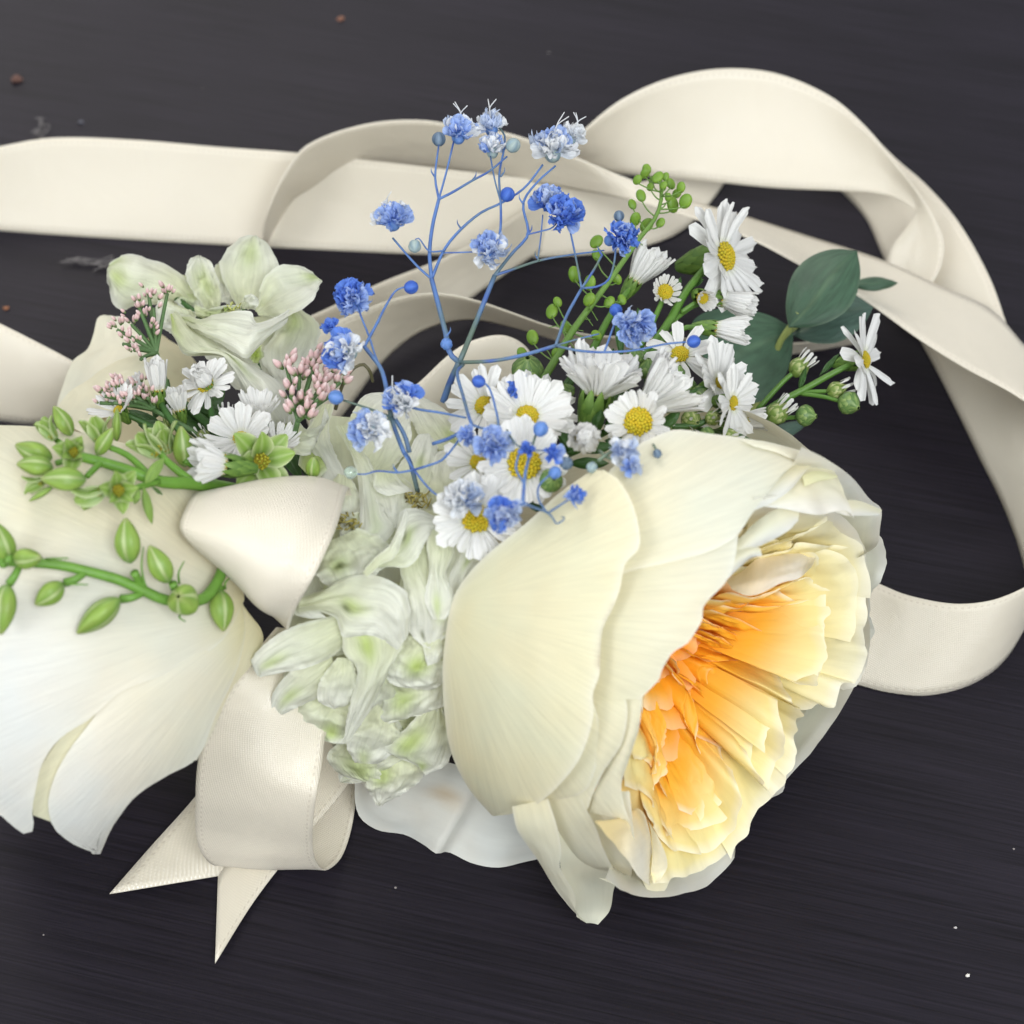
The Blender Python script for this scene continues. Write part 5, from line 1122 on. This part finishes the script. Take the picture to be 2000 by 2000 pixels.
# ------------------------------------------------------------------ blue gypsophila
BL0, BL1, BL2, BL3 = (.075, .18, .74), (.19, .35, .86), (.50, .63, .93), (.84, .86, .90)
def gpetal(seed, ca, cb):
    rnd = random.Random(seed)
    def fn(u, v):
        s = u * 2 - 1; w = (.18 + .42 * v) * (1 - .5 * sstep(.8, 1, v) * s * s)
        zz = .30 * v * v + .30 * nz(u * 2.8 + seed, v * 2.4, seed) * v + .2 * nz(u * 6.5, v * 4, seed) * v
        return np.array([v * (1 - .10 * abs(nz(u * 7 + seed, 0, seed))), s * w, zz]), mixc(ca, cb, sstep(.2, .95, v) * (.75 + .5 * nz(u * 3, v * 3, seed)))
    return grid_mesh('petal', fn, 9, 7, M_gyp)
GP = {'deep': [gpetal(i, BL0, BL1) for i in range(4)], 'mid': [gpetal(10 + i, BL1, BL2) for i in range(4)], 'tip': [gpetal(20 + i, BL2, BL0) for i in range(3)], 'pale': [gpetal(30 + i, BL2, (.68, .76, .92)) for i in range(3)], 'white': [gpetal(40 + i, (.78, .83, .91), (.91, .92, .93)) for i in range(3)]}
def gbud(name, c0, c1):
    def fn(u, v):
        a = u * 2 * math.pi; th = v * math.pi; sm = 1 - .09 * math.exp(-((abs(math.sin(2.5 * a))) / .25) ** 2) * math.sin(th)
        return np.array([math.sin(th) * math.cos(a) * .9 * sm, math.sin(th) * math.sin(a) * .9 * sm, -math.cos(th) * .95]), mixc(c0, c1, .5 + .5 * math.cos(5 * a) * math.sin(th))
    return grid_mesh(name, fn, 20, 10, M_gyp, closed=True)
GB = {'deep': gbud('bud', (.05, .13, .55), (.12, .26, .78)), 'mid': gbud('bud', (.12, .27, .62), (.25, .42, .85)), 'pale': gbud('bud', (.30, .42, .50), (.55, .66, .62)), 'grey': gbud('bud', (.10, .16, .24), (.30, .40, .52))}
def gyp(parent, x, y, z, r, d, mix, n=22, wires=0):
    c = pt((x, y, z)); k = cmpx(c); xa, ya, za = ortho(D(*d), TOCAM + .2 * RGT); R = r * k * .96; n = int(n * 1.5); rnd = random.Random(int(x * 5 + y))
    hd = link('blossom', GB['mid' if mix[-1] != 'white' else 'pale'], parent, frame_matrix(c - za * R * .40, xa, ya, za, R * .40, R * .40, R * .42))
    for i in range(n):
        t = (i + .5) / n; e = math.acos(1 - t * 1.12); a = i * 2.39996 + rnd.uniform(-.4, .4)
        rad = xa * math.cos(a) + ya * math.sin(a); px_ = rad * math.sin(e) + za * math.cos(e); pz = rad * -math.cos(e) + za * math.sin(e)
        tw = rnd.uniform(-1.1, 1.1); py_ = np.cross(pz, px_); y2 = py_ * math.cos(tw) + pz * math.sin(tw); z2 = pz * math.cos(tw) - py_ * math.sin(tw)
        key = mix[min(int((.5 + .5 * math.cos(a) + rnd.uniform(-.3, .3)) * len(mix)), len(mix) - 1)] if len(mix) > 1 else mix[0]
        ln = R * rnd.uniform(.8, 1.1)
        link('petal', rnd.choice(GP[key]), hd, frame_matrix(c - za * R * .30, px_, y2, z2, ln, ln * .68, ln))
    if wires:
        V, F = [], []
        for i in range(wires):
            a = rnd.random() * 6; q = c + za * R * 1.3 + (xa * math.cos(a) + ya * math.sin(a)) * R * .45
            v, f = tube_geo([c, c + za * R * .8, q], .012, .010, 4); kk = len(V); V += v; F += [tuple(m + kk for m in g) for g in f]
        link('filaments', mesh_from('filaments', V, F, M_gyp, [(.85, .87, .9)] * len(V)), hd)
    return hd
def gb_(parent, x, y, z, r, d=(0, 1, .2), c='deep'):
    p = pt((x, y, z)); xa, ya, za = ortho(D(*d), TOCAM); R = r * cmpx(p) * .84
    return link('bud', GB[c], parent, frame_matrix(p, xa, ya, za, R, R, R))
SB = (.09, .18, .42)
def stemcol(p): return mixc(mixc(SB, (.11, .16, .13), sstep(-.05, .4, nz(p[0] * .8, p[1] * .8, p[2] * .8 + 4))), (.06, .12, .36), sstep(.1, .5, nz(p[0] * 4, p[1] * 4, p[2] * 4)))
g1 = root('gypsophila_sprig', P(868, 790, 5.5), 'tall branching blue dyed gypsophila sprig standing up at the centre', 'sprig', 'blue gypsophila')
Z0, Z1, Z2, Z3, Z4, Z5 = 7.2, 7.8, 8.4, 7.8, 7.8, 7.8
N0, N1, N2, N3, N4, N5 = (897, 708, Z0), (843, 545, Z1), (857, 389, Z2), (966, 538, Z3), (1085, 675, Z4), (1136, 563, Z5)
ln = [([(866, 784, 6.4), (880, 745, 6.8), N0], .105, .10), ([N0, (878, 690, 7.3), (872, 657, 7.4), N1], .085, .075), ([N1, (839, 494, 8.0), (845, 440, 8.2), N2], .062, .055),
      ([N2, (850, 346, 8.5), (857, 283, 8.6)], .04, .028), ([N2, (872, 335, 8.5), (886, 277, 8.6)], .035, .03), ([N2, (885, 375, 8.4), (922, 353, 8.4), (955, 335, 8.4), (990, 306, 8.4)], .045, .03),
      ([N1, (815, 520, 7.9), (767, 465, 8.0)], .04, .032), ([N1, (868, 487, 8.0), (901, 447, 8.1), (940, 415, 8.2), (980, 396, 8.2), (1024, 367, 8.2), (1060, 322, 8.3)], .05, .032), ([(868, 490, 8.0), (838, 490, 8.1), (817, 465, 8.2), (808, 472, 8.2)], .028, .02),
      ([(868, 494, 8.0), (925, 492, 8.0), (955, 490, 8.0)], .025, .02),
      ([(965, 500, 8.0), (977, 451, 8.1), (978, 400, 8.2), (975, 342, 8.3), (984, 292, 8.4), (985, 262, 8.4), (970, 245, 8.4)], .045, .03), ([(979, 398, 8.2), (966, 350, 8.3), (958, 306, 8.3)], .028, .025),
      ([N0, (925, 640, 7.4), N3], .085, .075), ([N3, (1000, 495, 7.9), (1031, 458, 8.0), (1022, 396, 8.1), (1050, 355, 8.2), (1085, 324, 8.3)], .055, .03), ([(1031, 458, 8.0), (1055, 452, 8.0), (1078, 445, 8.0), (1095, 425, 8.0)], .028, .022),
      ([N3, (1010, 523, 7.8), (1053, 509, 7.8), (1100, 500, 7.8), (1180, 489, 7.7)], .05, .022), ([(1050, 509, 7.8), (1056, 465, 7.9), (1060, 420, 8.0)], .024, .02),
      ([N0, (960, 705, 7.5), (1020, 694, 7.6), N4], .06, .055), ([N4, (1105, 620, 7.8), N5], .05, .045), ([N5, (1126, 510, 7.9), (1114, 452, 8.0)], .036, .03), ([N5, (1158, 530, 7.9), (1176, 498, 8.0)], .042, .035), ([N5, (1165, 560, 7.9), (1187, 548, 7.9), (1198, 520, 8.0), (1203, 482, 8.0)], .036, .028),
      ([N4, (1130, 685, 7.9), (1180, 688, 7.9), (1240, 684, 8.0), (1299, 672, 8.0), (1340, 668, 8.0)], .042, .028), ([(1180, 688, 7.9), (1192, 655, 8.0), (1203, 625, 8.0), (1210, 612, 8.0)], .036, .028), ([N4, (1130, 662, 7.8), (1170, 652, 7.8)], .03, .02),
      ([(905, 712, 7.3), (893, 728, 7.6), (905, 775, 7.9), (917, 818, 8.2), (922, 830, 8.2)], .05, .05), ([(922, 830, 8.2), (950, 838, 8.3), (972, 836, 8.3), (966, 790, 8.3), (954, 755, 8.3), (940, 745, 8.3)], .04, .03), ([(845, 867, 7.7), (880, 855, 7.9), (920, 830, 8.2)], .055, .05)]
for x, y in ((850, 346), (922, 353), (978, 345), (1022, 398), (901, 447), (1053, 509), (1031, 458), (872, 657), (1176, 498)):   # bracts at the nodes
    k = int(x + y) % 2 * 2 - 1; z = 8.0 if y > 420 else 8.35
    ln.append(([(x, y, z), (x + 7 * k, y - 10, z + .03), (x + 8 * k, y - 18, z + .03)], .035, .008))
tubes('stem', g1, M_stem, stemcol, ln, 7, .60)
UPD = (0, .85, .4)
gyp(g1, 897, 252, 8.7, 40, (.1, .9, .35), ['pale', 'white', 'mid'], 20, 3); gyp(g1, 959, 240, 8.5, 36, (-.1, .95, .25), ['white', 'pale'], 14, 2); gyp(g1, 962, 284, 8.4, 34, (.0, .8, .3), ['pale', 'mid', 'white'], 16)
gyp(g1, 1082, 282, 8.4, 50, (.1, .75, .5), ['mid', 'pale', 'white'], 26, 2); gyp(g1, 1120, 262, 8.2, 32, (.3, .85, .2), ['white'], 14, 3)
gyp(g1, 763, 422, 8.1, 42, (-.25, .8, .5), ['white', 'mid', 'mid'], 22, 1); gyp(g1, 955, 488, 8.1, 44, (-.1, .3, .9), ['mid', 'white', 'pale'], 22); gyp(g1, 1071, 387, 8.1, 40, (-.1, .7, .6), ['mid', 'deep', 'pale'], 20); gyp(g1, 1104, 418, 8.2, 44, (.2, .4, .85), ['deep', 'mid', 'deep'], 24)
gyp(g1, 1216, 464, 8.1, 40, (.1, .3, .9), ['deep', 'mid', 'deep'], 22); gyp(g1, 1241, 640, 8.2, 44, (.2, -.2, .9), ['mid', 'pale', 'mid'], 24); gyp(g1, 963, 866, 8.8, 42, (.1, .4, .85), ['mid', 'pale', 'mid'], 24); gyp(g1, 913, 852, 8.5, 24, (0, -.2, .9), ['mid'], 14)
gb_(g1, 857, 272, 8.6, 18, UPD, 'grey'); gb_(g1, 1002, 284, 8.5, 19, (.5, .6, .5), 'pale'); gb_(g1, 810, 481, 8.2, 17, (0, -.7, .6), 'pale'); gb_(g1, 991, 380, 8.3, 19, (.4, .6, .6)); gb_(g1, 872, 672, 7.6, 16, (-.2, .2, .9), 'mid'); gb_(g1, 1209, 422, 8.2, 14, UPD, 'grey'); gb_(g1, 1355, 667, 8.0, 17, (.9, .2, .3)); gb_(g1, 1203, 606, 8.1, 17, (-.2, .6, .7)); gb_(g1, 935, 745, 8.3, 17, (-.9, .2, .4)); gb_(g1, 1190, 470, 7.9, 14, (0, .8, .4), 'mid')
g2 = root('gypsophila_sprig', P(800, 900, 6), 'low branching blue gypsophila sprig leaning left over the pale delphinium', 'sprig', 'blue gypsophila')
ln = [([(816, 960, 6.6), (800, 900, 7.2), (789, 883, 7.5), (772, 840, 7.6), (764, 815, 7.7)], .07, .065), ([(764, 815, 7.7), (752, 745, 7.8), (743, 718, 7.9), (726, 695, 7.9), (711, 676, 7.9)], .075, .06), ([(743, 718, 7.9), (733, 695, 7.9), (722, 660, 7.9), (705, 617, 8.0), (697, 590, 8.0)], .035, .028), ([(712, 676, 7.9), (722, 658, 7.9), (734, 636, 8.0), (755, 595, 8.0), (774, 567, 8.0), (796, 559, 8.0)], .05, .026), ([(712, 676, 7.9), (690, 668, 7.9), (675, 672, 8.0)], .04, .03), ([(675, 672, 7.9), (660, 655, 7.9), (652, 640, 8.0)], .028, .024),
      ([(764, 815, 7.7), (720, 798, 7.8), (668, 781, 7.8)], .042, .03), ([(764, 815, 7.7), (745, 828, 7.7), (725, 834, 7.8)], .04, .03), ([(790, 790, 7.8), (815, 799, 7.9), (860, 806, 7.9), (910, 816, 8.1)], .042, .032), ([(770, 815, 7.6), (790, 850, 7.4), (800, 884, 7.2)], .06, .07),
      ([(789, 885, 7.5), (805, 912, 7.5), (830, 945, 7.5), (855, 968, 7.6), (885, 978, 7.7)], .04, .026), ([(808, 918, 7.5), (777, 923, 7.5), (736, 920, 7.6), (715, 926, 7.6), (697, 926, 7.6)], .034, .022), ([(808, 918, 7.5), (840, 908, 7.7), (864, 898, 7.8), (890, 868, 8.0), (900, 850, 8.2)], .038, .03)]
for x, y, k in ((734, 636, 1), (777, 923, -1), (864, 898, 1), (726, 695, -1)):
    ln.append(([(x, y, 7.95), (x + 7 * k, y - 9, 8.0), (x + 9 * k, y - 16, 8.0)], .035, .008))
tubes('stem', g2, M_stem, stemcol, ln, 7, .60)
gyp(g2, 687, 582, 8.1, 44, (-.1, .4, .9), ['deep', 'deep', 'mid'], 24); gyp(g2, 669, 685, 8.1, 48, (-.6, .1, .75), ['deep', 'mid', 'white'], 24, 3); gyp(g2, 783, 780, 8.0, 44, (-.4, .5, .7), ['mid', 'deep', 'white'], 24, 2); gyp(g2, 718, 838, 8.0, 46, (-.4, .1, .85), ['mid', 'pale', 'white'], 24); gyp(g2, 907, 974, 8.1, 44, (.1, .3, .9), ['white', 'white', 'pale'], 22)
gyp(g2, 645, 636, 8.0, 22, (-.3, .7, .6), ['deep'], 12); gb_(g2, 803, 561, 8.0, 18, (.9, .1, .3)); gb_(g2, 656, 776, 7.9, 19, (-.95, .2, .3), 'mid')
o = gb_(g2, 685, 923, 7.7, 17, (-1, 0, .3), 'pale'); o.data = o.data.copy(); o.data.materials.clear(); o.data.materials.append(plain('clear green bead', (.72, .85, .78), .05, .85)); o['label'] = 'glassy pale green bud'
g3 = root('gypsophila_sprig', P(1010, 1000, 7), 'small blue gypsophila branch resting on the large rose petal', 'sprig', 'blue gypsophila')
LR = lambda o: Lift(BR, o)
n0 = (1021, 982, 9.0)
ln = [([n0, (1023, 955, 9.0), (1025, 930, 9.0), (1034, 890, 8.9), (1046, 850, 8.8)], .055, .035), ([(1024, 945, 9.0), (1008, 915, 8.9), (1016, 880, 8.9), (1024, 872, 8.9)], .035, .03), ([(1031, 880, 8.9), (1060, 880, 8.9), (1078, 884, 8.9)], .022, .02), ([n0, (1000, 992, 8.9), (985, 1000, 8.8)], .055, .04), ([n0, (1045, 992, LR(.75)), (1069, 1001, LR(.7)), (1080, 1012, LR(.65)), (1087, 1023, LR(.6)), (1097, 1018, LR(.6)), (1103, 1012, LR(.62)), (1097, 1009, LR(.62))], .06, .018),
      ([(1072, 1001, LR(.7)), (1092, 988, LR(.7)), (1112, 975, LR(.7))], .032, .026), ([(1066, 998, LR(.7)), (1052, 975, LR(.8)), (1053, 948, LR(.8)), (1075, 926, LR(.8))], .034, .026), ([(990, 840, 8.7), (1010, 870, 8.9), (1030, 876, 8.9)], .03, .025)]
tubes('stem', g3, M_stem, stemcol, ln, 7, .60)
gb_(g3, 1056, 838, 9.0, 20, (.4, .7, .6), 'mid'); gyp(g3, 1031, 877, 9.0, 20, (0, .2, .9), ['deep'], 12); gyp(g3, 1084, 884, 9.0, 24, (.4, .1, .9), ['deep', 'mid'], 14); gb_(g3, 1084, 923, LR(.85), 17, (.4, .4, .8), 'mid'); gyp(g3, 1123, 968, LR(.75), 26, (.4, .3, .85), ['deep', 'mid'], 14); gyp(g3, 984, 1004, 8.9, 42, (-.2, .1, .95), ['mid', 'deep', 'pale'], 24)
g4 = root('gypsophila_sprig', P(1180, 890, 8), 'tiny cluster of pale blue gypsophila buds at the top of the large rose', 'sprig', 'blue gypsophila')
tubes('stem', g4, M_stem, (.16, .22, .16), [([(1170, 880, 8.3), (1190, 895, LR(.3)), (1225, 905, LR(.35))], .03, .025), ([(1168, 900, LR(.3)), (1185, 888, LR(.3)), (1200, 878, 8.7)], .03, .025), ([(1276, 868, LR(.2)), (1282, 878, LR(.25))], .02, .018)], 6)
gyp(g4, 1218, 882, LR(.5), 34, (.1, .1, .95), ['pale', 'white', 'pale'], 18); gyp(g4, 1234, 910, LR(.45), 26, (.1, .3, .9), ['mid', 'pale'], 14); gb_(g4, 1156, 913, LR(.35), 15, (-.3, -.3, .8), 'pale'); gb_(g4, 1284, 886, LR(.3), 12, (.2, -.6, .7), 'grey'); gb_(g4, 1106, 905, 8.6, 18, (0, 0, 1), 'grey')
gyp(g1, 1000, 762, 7.6, 22, (0, .6, .7), ['deep'], 12); gyp(g1, 1034, 752, 7.4, 24, (.2, .6, .7), ['pale', 'mid'], 12)

# thin wire loop on the pale ribbon
wl = root('wire_loop', P(660, 780, 5), 'thin dark green wire loop above the pale blossoms left of centre', 'wire')
tubes('wire', wl, M_stem, (.10, .09, .04), [([(655, 800, 6.2), (670, 750, 6.6), (690, 720, 6.9), (710, 712, 6.9), (722, 725, 6.8), (728, 745, 6.5)], .035, .03)])

# ------------------------------------------------------------------ crumbs and lint on the table
def crumb(x, y, r, col, label):
    me = bpy.data.meshes.new('crumb'); bm = bmesh.new(); bmesh.ops.create_icosphere(bm, subdivisions=2, radius=1)
    R = r * cmpx(P(x, y, 0)) * S
    for v in bm.verts: v.co *= (1 + .9 * nz(v.co.x * 1.4 + x, v.co.y * 1.4, v.co.z * 1.4)); v.co.z *= .6; v.co.x *= 1.3
    bm.to_mesh(me); bm.free(); me.materials.append(plain('crumb', col, .8))
    o = link('crumb', me); o.location = Vector(P(x, y, .0) * S) + Vector((0, 0, R * .5)); o.scale = (R, R, R); o['label'] = label; o['category'] = 'crumb'; o['group'] = 'crumbs on the table'
for a in [(665, 38, 5, (.22, .10, .06), 'reddish brown crumb near the top edge of the table'), (34, 157, 9, (.12, .06, .045), 'larger brown crumb near the top left corner'), (12, 603, 5, (.24, .10, .05), 'small rust coloured crumb at the left edge between two ribbons'),
          (1890, 1906, 3.4, (.75, .72, .66), 'single pale crumb on dark wood at lower right'), (1866, 1812, 2.5, (.45, .43, .42), 'tiny grey dust fleck above the pale crumb at lower right'), (158, 240, 4, (.10, .10, .12), 'dark grey fleck above the left ribbon band')]: crumb(*a)
M_lint = plain('lint', (.20, .185, .18), .9)
def lint(x, y, sx, sy, n, label):
    V, F = [], []; rnd = random.Random(x)
    for i in range(n):
        c = np.array([x + rnd.uniform(-sx, sx), y + rnd.uniform(-sy, sy)])
        pts = [P(c[0] + rnd.uniform(-sx, sx) * .8, c[1] + rnd.uniform(-sy, sy) * .8, .03 + .12 * rnd.random()) for _ in range(4)]
        v, f = tube_geo(pts, .012, .006, 4, 12); k = len(V); V += v; F += [tuple(q + k for q in g) for g in f]
    o = link('lint', mesh_from('lint', V, F, M_lint)); o['label'] = label; o['category'] = 'lint'
lint(76, 248, 16, 16, 9, 'small round tuft of lint above the left ribbon band'); lint(180, 512, 40, 12, 9, 'wispy strand of lint below the left ribbon band')
